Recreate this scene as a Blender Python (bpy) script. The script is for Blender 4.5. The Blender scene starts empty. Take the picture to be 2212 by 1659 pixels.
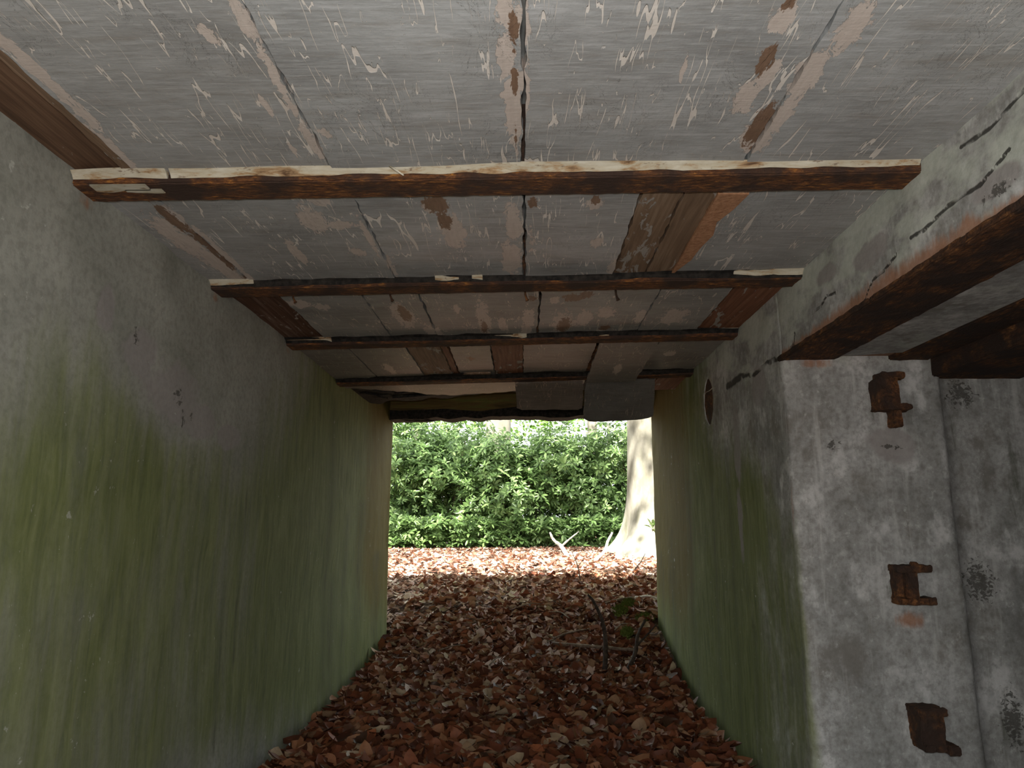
import bpy, bmesh, math, random
import numpy as np
from mathutils import Vector, Matrix

random.seed(7)
RNG = np.random.default_rng(11)
R = math.radians
scene = bpy.context.scene
COL = scene.collection

# ------------------------------------------------------------------ camera
cam = bpy.data.cameras.new('camera')
cam.sensor_width = 36.0
cam.lens = 36.0 * 1533.0 / 2212.0
cam.clip_start = 0.02
cam.clip_end = 500
cam_ob = bpy.data.objects.new('camera', cam)
COL.objects.link(cam_ob)
cam_ob.location = (0, 0, 1.15)
cam_ob.rotation_euler = (R(90 + 11.127), 0, R(0.88))
scene.camera = cam_ob

# ------------------------------------------------------------------ world, sun, exposure
world = bpy.data.worlds.new('sky')
scene.world = world
world.use_nodes = True
bg = world.node_tree.nodes['Background']
bg.inputs[0].default_value = (0.93, 0.97, 1.0, 1)
bg.inputs[1].default_value = 0.95
sun = bpy.data.lights.new('sun', 'SUN')
sun.energy = 13.0
sun.angle = R(1.0)
sun.color = (1.0, 0.95, 0.86)
sun_ob = bpy.data.objects.new('sun', sun)
COL.objects.link(sun_ob)
sun_ob.rotation_euler = (R(33), 0, R(-14))     # from behind the camera, high, a little from the left
flash = bpy.data.lights.new('camera_flash', 'POINT')     # the photographer's flash
flash.energy = 23.0
flash.shadow_soft_size = 0.025
flash.color = (1.0, 0.98, 0.95)
flash_ob = bpy.data.objects.new('camera_flash', flash)
COL.objects.link(flash_ob)
flash_ob.location = (0.0, -0.03, 1.22)
vs = scene.view_settings
vs.view_transform = 'Standard'
vs.look = 'None'
vs.gamma = 1.0
vs.use_curve_mapping = False
vs.exposure = 1.75

# ------------------------------------------------------------------ numpy noise
def _hash(ix, iy, iz):
    h = (ix * 374761393 + iy * 668265263 + iz * 2147483647 + 1274126177) & 0xffffffff
    h = ((h ^ (h >> 13)) * 1274126177) & 0xffffffff
    h = ((h ^ (h >> 16)) * 2246822519) & 0xffffffff
    return ((h ^ (h >> 15)) & 0xffff) / 65535.0

def vnoise(p):
    p = np.asarray(p, float)
    i = np.floor(p).astype(np.int64)
    f = p - i
    f = f * f * (3 - 2 * f)
    r = 0
    for dx in (0, 1):
        for dy in (0, 1):
            for dz in (0, 1):
                w = (f[..., 0] if dx else 1 - f[..., 0]) * (f[..., 1] if dy else 1 - f[..., 1]) * (f[..., 2] if dz else 1 - f[..., 2])
                r = r + w * _hash(i[..., 0] + dx, i[..., 1] + dy, i[..., 2] + dz)
    return r * 2 - 1

def fbm(p, octaves=4):
    p = np.asarray(p, float)
    r, a = 0, 1.0
    for k in range(octaves):
        r = r + a * vnoise(p + 17.3 * k)
        p = p * 2.03
        a *= 0.5
    return r

# ------------------------------------------------------------------ object helpers
def link(name, me, mat=None, parent=None):
    o = bpy.data.objects.new(name, me)
    COL.objects.link(o)
    if mat is not None and me is not None and not me.materials:
        me.materials.append(mat)
    if parent is not None:
        o.parent = parent
    return o

def tag(o, label, cat=None, group=None, kind=None):
    o['label'] = label
    if cat: o['category'] = cat
    if group: o['group'] = group
    if kind: o['kind'] = kind
    return o

def structure(o, label=None):
    o['kind'] = 'structure'
    if label: o['label'] = label
    return o

def empty(name, loc=(0, 0, 0)):
    o = bpy.data.objects.new(name, None)
    COL.objects.link(o)
    o.location = loc
    o.empty_display_size = 0.1
    return o

def mesh(name, verts, faces, smooth=False):
    me = bpy.data.meshes.new(name)
    me.from_pydata([tuple(v) for v in verts], [], [tuple(f) for f in faces])
    if smooth:
        me.polygons.foreach_set('use_smooth', [True] * len(me.polygons))
    me.update()
    return me

def mesh_tris(name, V, F, smooth=False):
    """fast triangle mesh from numpy arrays"""
    me = bpy.data.meshes.new(name)
    me.vertices.add(len(V)); me.vertices.foreach_set('co', V.astype(np.float32).ravel())
    n = len(F)
    me.loops.add(n * 3); me.loops.foreach_set('vertex_index', F.astype(np.int32).ravel())
    me.polygons.add(n); me.polygons.foreach_set('loop_start', np.arange(0, n * 3, 3, dtype=np.int32))
    if smooth:
        me.polygons.foreach_set('use_smooth', np.ones(n, bool))
    me.update(calc_edges=True)
    return me

def attr(me, name, vals):
    a = me.attributes.new(name, 'FLOAT', 'POINT')
    a.data.foreach_set('value', np.asarray(vals, np.float32))

def coords(me):
    a = np.empty(len(me.vertices) * 3, np.float32)
    me.vertices.foreach_get('co', a)
    return a.reshape(-1, 3).astype(float)

def set_coords(me, P):
    me.vertices.foreach_set('co', np.asarray(P, np.float32).ravel())
    me.update()

def boxes_mesh(name, lst, step=None, amp=0.0, freq=30, seed=0.0, bevel=0.0):
    """boxes (x0,x1,y0,y1,z0,z1) -> one mesh; optionally subdivided and roughened"""
    bm = bmesh.new()
    for (x0, x1, y0, y1, z0, z1) in lst:
        r = bmesh.ops.create_cube(bm, size=1.0)
        for v in r['verts']:
            v.co = Vector(((x0 + x1) / 2 + v.co.x * (x1 - x0), (y0 + y1) / 2 + v.co.y * (y1 - y0), (z0 + z1) / 2 + v.co.z * (z1 - z0)))
    if bevel:
        bmesh.ops.bevel(bm, geom=bm.edges[:], offset=bevel, segments=2, affect='EDGES')
    if step:
        for it in range(9):
            es = [e for e in bm.edges if e.calc_length() > step]
            if not es: break
            bmesh.ops.subdivide_edges(bm, edges=es, cuts=1, use_grid_fill=True)
    me = bpy.data.meshes.new(name)
    bm.to_mesh(me); bm.free()
    if amp:
        P = coords(me)
        D = np.stack([fbm(P * freq + seed + k * 31.7, 3) for k in range(3)], 1)
        set_coords(me, P + D * amp)
    return me

def tube(name, pts, radii, sides=7, amp=0.0, seed=0.0):
    pts = [Vector(p) for p in pts]
    V, F = [], []
    n = len(pts)
    for i, p in enumerate(pts):
        t = (pts[min(i + 1, n - 1)] - pts[max(i - 1, 0)]).normalized()
        a = t.orthogonal().normalized() if i == 0 else (a - t * a.dot(t)).normalized()
        b = t.cross(a)
        for k in range(sides):
            th = 2 * math.pi * k / sides
            V.append(p + (a * math.cos(th) + b * math.sin(th)) * radii[i])
    for i in range(n - 1):
        for k in range(sides):
            k2 = (k + 1) % sides
            F.append((i * sides + k, i * sides + k2, (i + 1) * sides + k2, (i + 1) * sides + k))
    F.append(tuple(range(sides - 1, -1, -1)))
    F.append(tuple(range((n - 1) * sides, n * sides)))
    me = mesh(name, V, F, True)
    if amp:
        P = coords(me)
        D = np.stack([vnoise(P * 40 + seed + k * 9.1) for k in range(3)], 1)
        set_coords(me, P + D * amp)
    return me

def smooth_path(ctrl, n=14):
    """Catmull-Rom through control points"""
    c = [Vector(p) for p in ctrl]
    c = [c[0] * 2 - c[1]] + c + [c[-1] * 2 - c[-2]]
    out = []
    segs = len(c) - 3
    for s in range(segs):
        m = max(2, n // segs)
        for k in range(m):
            t = k / m
            p0, p1, p2, p3 = c[s:s + 4]
            out.append(0.5 * ((2 * p1) + (p2 - p0) * t + (2 * p0 - 5 * p1 + 4 * p2 - p3) * t * t + (3 * p1 - p0 - 3 * p2 + p3) * t ** 3))
    out.append(c[-2])
    return out

# ------------------------------------------------------------------ material helper
class NT:
    def __init__(s, name):
        s.m = bpy.data.materials.new(name)
        s.m.use_nodes = True
        s.t = s.m.node_tree
        s.t.nodes.clear()
        s.out = s.t.nodes.new('ShaderNodeOutputMaterial')
        s._pos = None
    def N(s, typ, **kw):
        n = s.t.nodes.new(typ)
        for k, v in kw.items(): setattr(n, k, v)
        return n
    def put(s, sock, v):
        if isinstance(v, bpy.types.NodeSocket): s.t.links.new(v, sock)
        elif isinstance(v, (tuple, list)):
            sock.default_value = tuple(v) + ((1,) if len(v) == 3 and sock.type == 'RGBA' else ())
        else: sock.default_value = v
    def pos(s):
        if s._pos is None: s._pos = s.N('ShaderNodeNewGeometry').outputs['Position']
        return s._pos
    def vec(s, sc, base=None):
        n = s.N('ShaderNodeVectorMath', operation='MULTIPLY')
        s.put(n.inputs[0], base or s.pos()); n.inputs[1].default_value = sc
        return n.outputs[0]
    def xyz(s, base=None):
        n = s.N('ShaderNodeSeparateXYZ'); s.put(n.inputs[0], base or s.pos()); return n.outputs
    def noise(s, sc, scale=1.0, detail=4, rough=0.55, dist=0.0, base=None):
        n = s.N('ShaderNodeTexNoise')
        s.put(n.inputs['Vector'], s.vec(sc, base)); n.inputs['Scale'].default_value = scale
        n.inputs['Detail'].default_value = detail; n.inputs['Roughness'].default_value = rough
        n.inputs['Distortion'].default_value = dist
        return n.outputs['Fac']
    def voronoi(s, sc, scale=1.0, feature='F1', base=None):
        n = s.N('ShaderNodeTexVoronoi', feature=feature)
        s.put(n.inputs['Vector'], s.vec(sc, base)); n.inputs['Scale'].default_value = scale
        return n.outputs['Distance']
    def m2(s, op, a, b=0.0, c=None):
        n = s.N('ShaderNodeMath', operation=op)
        s.put(n.inputs[0], a); s.put(n.inputs[1], b)
        if c is not None: s.put(n.inputs[2], c)
        return n.outputs[0]
    def step(s, v, lo, hi, a=0.0, b=1.0):
        n = s.N('ShaderNodeMapRange', interpolation_type='SMOOTHSTEP')
        s.put(n.inputs[0], v); n.inputs[1].default_value = lo; n.inputs[2].default_value = hi
        n.inputs[3].default_value = a; n.inputs[4].default_value = b
        return n.outputs[0]
    def attr(s, name):
        return s.N('ShaderNodeAttribute', attribute_name=name).outputs['Fac']
    def mix(s, f, a, b, mode='MIX'):
        n = s.N('ShaderNodeMix', data_type='RGBA', blend_type=mode)
        s.put(n.inputs[0], f); s.put(n.inputs[6], a); s.put(n.inputs[7], b)
        return n.outputs[2]
    def ramp(s, v, stops):
        n = s.N('ShaderNodeValToRGB')
        s.put(n.inputs[0], v)
        e = n.color_ramp.elements
        while len(e) < len(stops): e.new(0.5)
        for i, (p, c) in enumerate(stops):
            e[i].position = p; e[i].color = tuple(c) + (1,)
        return n.outputs[0]
    def bump(s, h, strength=0.4, dist=0.005, prev=None):
        n = s.N('ShaderNodeBump')
        n.inputs['Strength'].default_value = strength; n.inputs['Distance'].default_value = dist
        s.put(n.inputs['Height'], h)
        if prev is not None: s.put(n.inputs['Normal'], prev)
        return n.outputs[0]
    def finish(s, color, rough=0.8, normal=None, spec=0.3, metal=0.0, translucent=None):
        p = s.N('ShaderNodeBsdfPrincipled')
        s.put(p.inputs['Base Color'], color); s.put(p.inputs['Roughness'], rough)
        s.put(p.inputs['Specular IOR Level'], spec); s.put(p.inputs['Metallic'], metal)
        if normal is not None: s.put(p.inputs['Normal'], normal)
        sh = p.outputs[0]
        if translucent is not None:
            col, f = translucent
            tb = s.N('ShaderNodeBsdfTranslucent'); s.put(tb.inputs[0], col)
            if normal is not None: s.put(tb.inputs['Normal'], normal)
            mx = s.N('ShaderNodeMixShader'); mx.inputs[0].default_value = f
            s.t.links.new(sh, mx.inputs[1]); s.t.links.new(tb.outputs[0], mx.inputs[2]); sh = mx.outputs[0]
        s.t.links.new(sh, s.out.inputs[0])
        return s.m

# ---- painted ceiling panels: grey paint, brush marks along X, flaked streaks along Y, bare patches (peel / brown fields)
def mat_ceiling(name, tint=(1, 1, 1), wear=1.0):
    t = NT(name)
    brush = t.noise((10, 120, 14), 1, 6, 0.68, 0.6)
    smear = t.noise((5, 26, 6), 1, 5, 0.6, 0.4)
    cloud = t.noise((3.2, 4.5, 3), 1, 6, 0.65)
    rnd = t.N('ShaderNodeObjectInfo').outputs['Random']
    T = lambda c: tuple(a * b for a, b in zip(c, tint))
    grey = t.ramp(cloud, [(0.25, T((0.225, 0.235, 0.238))), (0.5, T((0.335, 0.352, 0.356))), (0.75, T((0.45, 0.475, 0.485)))])
    grey = t.mix(t.step(brush, 0.45, 0.75, 0.0, 0.55), grey, T((0.56, 0.585, 0.60)))
    grey = t.mix(t.step(brush, 0.48, 0.28, 0.0, 0.4), grey, T((0.19, 0.18, 0.155)))
    grey = t.mix(t.step(smear, 0.52, 0.72, 0.0, 0.35), grey, T((0.235, 0.21, 0.175)))
    grey = t.mix(t.step(smear, 0.46, 0.26, 0.0, 0.4), grey, T((0.56, 0.58, 0.60)))
    grey = t.mix(t.m2('MULTIPLY', rnd, 0.22), grey, T((0.25, 0.235, 0.215)))
    wob = t.noise((9, 9, 9), 1, 4, 0.6)
    gate = t.noise((5.5, 3.0, 3), 1, 3, 0.5)
    # long meandering flakes: ridges of a stretched noise
    def ridge(sc, w0, w1, off):
        n = t.noise(sc, 1, 2.6, 0.55, 0.25)
        g = t.noise((7 + off, 7 + off, 3), 1, 3, 0.6)
        wd = t.step(g, 0.44, 0.68, 0.0, 1.0)
        a = t.m2('ABSOLUTE', t.m2('SUBTRACT', n, 0.5))
        return t.m2('MULTIPLY', t.step(t.m2('DIVIDE', a, t.m2('ADD', t.m2('MULTIPLY', wd, w1), 0.0005)), 1.0, 0.7), t.step(g, 0.46, 0.5))
    st1 = ridge((13, 1.3, 4), 0, 0.013 * wear, 0)
    st2 = ridge((26, 2.6, 4), 0, 0.014 * wear, 2.3)
    st_n = t.noise((80, 9, 20), 1, 4, 0.6, 1.3)
    st3 = t.step(t.m2('ADD', st_n, t.m2('MULTIPLY', t.m2('SUBTRACT', gate, 0.5), 0.5)), 0.69, 0.715)
    glint = t.step(t.noise((190, 110, 60), 1, 3, 0.7), 0.665, 0.70)  # flash glints painted in as tiny pale specks
    light = t.m2('MAXIMUM', t.m2('MAXIMUM', st1, st2), t.m2('MAXIMUM', st3, t.m2('MULTIPLY', glint, 0.75)))
    rag = t.m2('ADD', t.m2('SUBTRACT', t.noise((30, 14, 20), 1, 6, 0.75, 0.8), 0.5), t.m2('MULTIPLY', t.m2('SUBTRACT', t.noise((140, 45, 20), 1, 2, 0.5), 0.5), 0.35))
    peel = t.step(t.m2('ADD', t.attr('peel'), t.m2('MULTIPLY', rag, 2.3)), 0.10, 0.14)
    brown = t.step(t.m2('ADD', t.attr('brown'), t.m2('MULTIPLY', rag, 2.3)), 0.08, 0.20)
    grain = t.noise((90, 10, 30), 1, 4, 0.6)
    hatch = t.noise((12, 190, 30), 1, 3, 0.6)
    pinkc = t.mix(t.m2('MULTIPLY', t.m2('ADD', grain, hatch), 0.5), (0.34, 0.29, 0.255), (0.72, 0.66, 0.61))
    brownc = t.mix(grain, (0.11, 0.065, 0.042), (0.29, 0.19, 0.13))
    c = t.mix(t.m2('MULTIPLY', light, 0.9), grey, t.mix(wob, T((0.52, 0.46, 0.40)), T((0.88, 0.87, 0.83))))
    c = t.mix(peel, c, pinkc)
    c = t.mix(brown, c, brownc)
    crk = t.noise((16, 7, 9), 1, 6, 0.7, 1.5)
    crack = t.m2('MULTIPLY', t.step(t.m2('ABSOLUTE', t.m2('SUBTRACT', crk, 0.5)), 0.0022, 0.0), t.step(gate, 0.5, 0.62))
    c = t.mix(t.m2('MULTIPLY', crack, 0.8), c, (0.06, 0.055, 0.05))
    h = t.m2('SUBTRACT', t.m2('MULTIPLY', brush, 0.22), t.m2('ADD', t.m2('MULTIPLY', t.m2('MAXIMUM', peel, light), 0.6), t.m2('MULTIPLY', crack, 0.8)))
    h = t.m2('ADD', h, t.m2('MULTIPLY', t.noise((70, 70, 70), 1, 4), 0.35))
    return t.finish(c, 0.5, t.bump(h, 0.8, 0.0035), 0.4)

def mat_wood(name, dark, mid, pale, paint=0.0, scale=1.0):
    t = NT(name)
    g = t.noise((70 * scale, 3.0, 40), 1, 5, 0.6, 0.6)
    b = t.noise((9, 2.0, 6), 1, 3, 0.5)
    c = t.ramp(t.m2('ADD', t.m2('MULTIPLY', g, 0.65), t.m2('MULTIPLY', b, 0.35)), [(0.28, dark), (0.5, mid), (0.72, pale)])
    p = t.step(t.m2('ADD', t.noise((26, 8, 12), 1, 5, 0.65, 0.8), t.m2('MULTIPLY', t.m2('SUBTRACT', t.noise((5, 3.5, 3), 1, 2), 0.5), 0.5)), 0.62 - paint * 0.4, 0.66 - paint * 0.4)
    if paint > -1:
        c = t.mix(p, c, t.mix(g, (0.26, 0.25, 0.23), (0.46, 0.43, 0.39)))
    h = t.m2('ADD', t.m2('MULTIPLY', g, 0.8), t.m2('MULTIPLY', p, 0.5))
    return t.finish(c, 0.72, t.bump(h, 0.6, 0.004), 0.3)

def mat_rust(name, axis=0, orange=1.0, lum=1.0):
    t = NT(name)
    sc = (30, 110, 110) if axis == 0 else ((90, 26, 90) if axis == 1 else (60, 60, 60))
    n1 = t.noise(sc, 1, 6, 0.68, 0.4)
    n2 = t.noise((7, 7, 7), 1, 4, 0.6)
    n3 = t.noise((150, 150, 150), 1, 3, 0.6)
    L = lum
    c = t.ramp(n1, [(0.30, (0.018 * L, 0.012 * L, 0.010 * L)), (0.46, (0.075 * L, 0.034 * L, 0.017 * L)), (0.57, (0.15 * L, 0.065 * L, 0.025 * L)), (0.68, (0.42 * orange, 0.19 * orange, 0.045))])
    c = t.mix(t.step(n2, 0.62, 0.40), c, (0.04 * L, 0.025 * L, 0.019 * L))
    h = t.m2('ADD', n1, t.m2('MULTIPLY', n3, 0.6))
    return t.finish(c, 0.85, t.bump(h, 0.9, 0.006), 0.25)

def mat_wall(name, left):
    """plastered concrete; fields: green, ochre, dark, bare, rust, crack, chip"""
    t = NT(name)
    x = t.xyz()
    cloud = t.noise((3.0, 3.0, 3.0), 1, 6, 0.62)
    fine = t.noise((45, 45, 45), 1, 5, 0.65)
    vert = t.noise((9, 9, 1.3), 1, 6, 0.66, 0.4)       # streaks run down the wall
    vert2 = t.noise((26, 26, 4.0), 1, 5, 0.68, 0.5)
    blot = t.noise((7, 7, 5), 1, 5, 0.6)
    if left:
        base = t.ramp(cloud, [(0.28, (0.20, 0.21, 0.175)), (0.5, (0.285, 0.29, 0.255)), (0.72, (0.36, 0.365, 0.325))])
    else:
        base = t.ramp(cloud, [(0.30, (0.20, 0.205, 0.20)), (0.5, (0.34, 0.345, 0.335)), (0.70, (0.52, 0.53, 0.52))])
    base = t.mix(t.step(fine, 0.6, 0.32, 0.0, 0.4), base, (0.13, 0.13, 0.115))
    if not left:
        base = t.mix(t.step(blot, 0.54, 0.68, 0, 0.75), base, (0.60, 0.61, 0.60))
        base = t.mix(t.step(blot, 0.46, 0.32, 0, 0.7), base, (0.17, 0.16, 0.14))
        mot = t.noise((28, 28, 24), 1, 6, 0.72)
        base = t.mix(t.step(mot, 0.52, 0.36, 0, 0.45), base, (0.15, 0.145, 0.13))
        base = t.mix(t.step(mot, 0.55, 0.70, 0, 0.45), base, (0.62, 0.63, 0.62))
        vs_ = t.noise((22, 22, 1.6), 1, 4, 0.6, 0.3)
        base = t.mix(t.step(vs_, 0.56, 0.75, 0, 0.45), base, (0.62, 0.63, 0.61))
    if not left:
        pp = t.step(t.m2('ADD', t.noise((6, 4, 9), 1, 5, 0.6), t.m2('MULTIPLY', t.m2('SUBTRACT', x[2], 1.9), 0.6)), 0.44, 0.60)
        base = t.mix(t.m2('MULTIPLY', pp, t.step(x[2], 1.70, 1.85, 0.0, 0.7)), base, t.mix(fine, (0.40, 0.44, 0.38), (0.58, 0.62, 0.55)))
    gfield = t.m2('ADD', t.attr('green'), t.m2('ADD', t.m2('MULTIPLY', t.m2('SUBTRACT', vert, 0.5), 1.1), t.m2('MULTIPLY', t.m2('SUBTRACT', cloud, 0.5), 0.7)))
    gm = t.step(gfield, 0.05, 0.85)
    gcol = t.ramp(vert2, [(0.3, (0.075, 0.098, 0.022)), (0.5, (0.138, 0.166, 0.045)), (0.75, (0.215, 0.245, 0.095))])
    c = t.mix(t.m2('MULTIPLY', gm, 0.86 if left else 0.92), base, gcol)
    om = t.step(t.m2('ADD', t.attr('ochre'), t.m2('MULTIPLY', t.m2('SUBTRACT', vert, 0.5), 0.9)), 0.1, 0.9)
    c = t.mix(t.m2('MULTIPLY', om, 0.85), c, t.mix(vert2, (0.072, 0.055, 0.008), (0.165, 0.128, 0.024)))
    dm = t.step(t.m2('ADD', t.attr('dark'), t.m2('MULTIPLY', t.m2('SUBTRACT', vert2, 0.5), 1.5)), 0.15, 0.75)
    c = t.mix(t.m2('MULTIPLY', dm, 0.75), c, (0.055, 0.06, 0.035))
    bm_ = t.step(t.m2('ADD', t.attr('bare'), t.m2('MULTIPLY', t.m2('SUBTRACT', blot, 0.5), 1.6)), 0.05, 0.35)
    c = t.mix(t.m2('MULTIPLY', bm_, 0.8), c, t.mix(fine, (0.22, 0.205, 0.20), (0.34, 0.32, 0.31)))
    rm = t.step(t.m2('ADD', t.attr('rust'), t.m2('MULTIPLY', t.m2('SUBTRACT', vert2, 0.5), 1.3)), 0.15, 0.7)
    c = t.mix(t.m2('MULTIPLY', rm, 0.8), c, t.mix(fine, (0.22, 0.085, 0.035), (0.42, 0.22, 0.13)))
    # thin pale scratches and chips
    sp = t.step(t.noise((85, 85, 40), 1, 3, 0.6), 0.715, 0.75)
    spk = t.step(t.m2('ADD', t.noise((26, 26, 26), 1, 5, 0.7), t.m2('MULTIPLY', t.m2('SUBTRACT', blot, 0.5), 0.5)), 0.70, 0.74)
    c = t.mix(t.m2('MULTIPLY', t.m2('MAXIMUM', sp, spk), 0.45 if left else 0.7), c, (0.55, 0.56, 0.52))
    pit = t.step(t.m2('ADD', t.attr('chip'), t.m2('MULTIPLY', t.m2('SUBTRACT', t.noise((55, 55, 70), 1, 4, 0.65, 0.8), 0.5), 2.4)), 0.35, 0.55)
    c = t.mix(t.m2('MULTIPLY', pit, 0.85), c, (0.07, 0.068, 0.06))
    ck = t.step(t.attr('crack'), 0.55, 0.8)
    c = t.mix(t.m2('MULTIPLY', ck, 0.9), c, (0.03, 0.028, 0.025))
    h = t.m2('ADD', t.m2('MULTIPLY', fine, 0.5), t.m2('MULTIPLY', blot, 0.7))
    h = t.m2('SUBTRACT', h, t.m2('ADD', t.m2('MULTIPLY', pit, 1.6), t.m2('MULTIPLY', ck, 2.0)))
    h = t.m2('SUBTRACT', h, t.m2('MULTIPLY', bm_, 0.25))
    return t.finish(c, 0.82, t.bump(h, 0.5, 0.006), 0.25)

def mat_plain(name, a, b, sc=20, rough=0.85, bump=0.4, dist=0.005, detail=5):
    t = NT(name)
    n = t.noise((sc, sc, sc), 1, detail, 0.6)
    return t.finish(t.mix(t.step(n, 0.3, 0.7), a, b), rough, t.bump(n, bump, dist), 0.25)

def mat_leaf(name, stops, per='island', trans=0.25, rough=0.6, vein=True):
    t = NT(name)
    if per == 'island':
        r = t.N('ShaderNodeNewGeometry').outputs['Random Per Island']
    else:
        r = t.N('ShaderNodeObjectInfo').outputs['Random']
    c = t.ramp(r, stops)
    n = t.noise((60, 60, 60), 1, 4, 0.6)
    c = t.mix(t.step(n, 0.35, 0.75, 0.0, 0.45), c, t.mix(0.5, c, (0.02, 0.012, 0.008)))
    return t.finish(c, rough, t.bump(n, 0.4, 0.002), 0.35, translucent=(c, trans))

M = {}
M['ceiling'] = mat_ceiling('grey_flaking_paint')
M['ceiling_dingy'] = mat_ceiling('dingy_flaking_paint', (0.84, 0.82, 0.79))  # same paint, shade mixed into its colour to hold down outside light
M['ceiling_sooty'] = mat_ceiling('sooty_flaking_paint', (0.64, 0.61, 0.57), 0.7)  # deeper shade put into the colour for the bay nearest the exit
M['wood_dark'] = mat_wood('bare_brown_board', (0.05, 0.028, 0.017), (0.135, 0.078, 0.047), (0.25, 0.16, 0.10), -0.12)
M['wood_tan'] = mat_wood('tan_board_with_paint_rests', (0.10, 0.065, 0.04), (0.21, 0.14, 0.09), (0.36, 0.27, 0.19), 0.06)
M['wood_red'] = mat_wood('red_brown_board', (0.09, 0.035, 0.018), (0.20, 0.085, 0.045), (0.33, 0.17, 0.10), 0.03)
M['wood_stained'] = mat_wood('stained_board', (0.03, 0.014, 0.009), (0.10, 0.045, 0.025), (0.24, 0.17, 0.13), 0.04)
M['clay'] = mat_plain('orange_clay', (0.34, 0.17, 0.09), (0.50, 0.28, 0.16), 90, 0.9, 0.8, 0.004)
M['rust_x'] = mat_rust('rusty_steel_cross', 0, 1.1, 1.3)
M['rust_y'] = mat_rust('rusty_steel_long', 1, 0.75, 0.85)
M['rust'] = mat_rust('rusty_steel', 2, 0.7, 1.1)
t = NT('cream_mortar')
_n = t.noise((9, 30, 40), 1, 6, 0.65, 0.4); _m = t.noise((30, 60, 90), 1, 4, 0.6)
_c = t.ramp(_n, [(0.30, (0.10, 0.055, 0.03)), (0.40, (0.36, 0.25, 0.14)), (0.48, (0.46, 0.43, 0.33)), (0.7, (0.60, 0.60, 0.52))])
M['fillet'] = t.finish(t.mix(t.step(_m, 0.60, 0.70, 0, 0.7), _c, (0.12, 0.06, 0.03)), 0.85, t.bump(_m, 0.5, 0.003), 0.25)
M['dry'] = mat_plain('dry_straw', (0.42, 0.39, 0.30), (0.62, 0.60, 0.50), 14, 0.8, 0.2, 0.002)
M['wall_left'] = mat_wall('algae_plaster', True)
M['wall_right'] = mat_wall('grey_plaster', False)
M['concrete'] = mat_plain('raw_concrete', (0.20, 0.20, 0.19), (0.36, 0.36, 0.34), 8, 0.9, 0.5, 0.01)
M['soot'] = mat_plain('black_rotten_felt', (0.008, 0.008, 0.008), (0.035, 0.032, 0.028), 40, 0.9, 0.9, 0.008)
M['slab'] = mat_ceiling('dark_grey_slab', (0.42, 0.40, 0.37), 0.6)
M['slab_brown'] = mat_ceiling('brown_grey_slab', (0.50, 0.42, 0.35), 0.6)
t = NT('mossy_timber')
_n = t.noise((2.2, 9, 30), 1, 5, 0.6, 0.4)
M['mossy'] = t.finish(t.ramp(_n, [(0.3, (0.05, 0.04, 0.015)), (0.48, (0.15, 0.10, 0.035)), (0.6, (0.13, 0.13, 0.035)), (0.72, (0.36, 0.20, 0.07))]), 0.8, t.bump(_n, 0.6, 0.008), 0.3)

# ------------------------------------------------------------------ the ground
def gz(x, y):
    x = np.asarray(x, float); y = np.asarray(y, float)
    yy = y + 0.5 * np.clip(x, -1.5, 1.5) * np.clip((y - 4.2) / 1.0, 0, 1) * np.clip((9.5 - y) / 2.5, 0, 1)
    b = np.interp(yy, [-30, -6, -3, 3.5, 4.8, 5.4, 6.0, 6.6, 8.5, 10, 13, 40, 120], [0.6, 0.3, 0.02, 0.05, 0.08, 0.13, 0.24, 0.37, 0.55, 0.66, 0.68, 1.0, 2.0])
    p = np.stack([x * 1.3, y * 1.3, x * 0 + 3.3], -1)
    return b + 0.03 * vnoise(p) + 0.012 * vnoise(p * 3.1)

def ground_mesh():
    ys = np.concatenate([np.linspace(-60, -4, 15), np.linspace(-3.5, 14, 120), np.linspace(15, 110, 30)])
    xs = np.concatenate([np.linspace(-70, -7, 14), np.linspace(-6, 6, 80), np.linspace(7, 70, 14)])
    X, Y = np.meshgrid(xs, ys)
    V = np.stack([X, Y, gz(X, Y)], -1).reshape(-1, 3)
    nx, ny = len(xs), len(ys)
    i = (np.arange(ny - 1)[:, None] * nx + np.arange(nx - 1)[None]).ravel()
    F = np.concatenate([np.stack([i, i + 1, i + nx + 1], 1), np.stack([i, i + nx + 1, i + nx], 1)])
    return mesh_tris('floor', V, F, True)
t = NT('leaf_mould')
_a = t.noise((35, 35, 35), 1, 6, 0.7)
_v = t.voronoi((16, 16, 16))
_c = t.ramp(_a, [(0.3, (0.03, 0.017, 0.011)), (0.5, (0.10, 0.055, 0.035)), (0.7, (0.24, 0.15, 0.10))])
M['mould'] = t.finish(_c, 0.9, t.bump(t.m2('ADD', _a, _v), 0.9, 0.02), 0.2)
floor = structure(link('floor', ground_mesh(), M['mould']), 'brown leaf mould on the floor of the passage and the wood')

# ------------------------------------------------------------------ walls
XL, XR, ZC, ZR = -1.20, 1.03, 2.065, 2.28

def dense(p, q, step):
    n = max(1, int(round((Vector(q) - Vector(p)).length / step)))
    return [tuple(Vector(p).lerp(Vector(q), k / n)) for k in range(n)]

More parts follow.
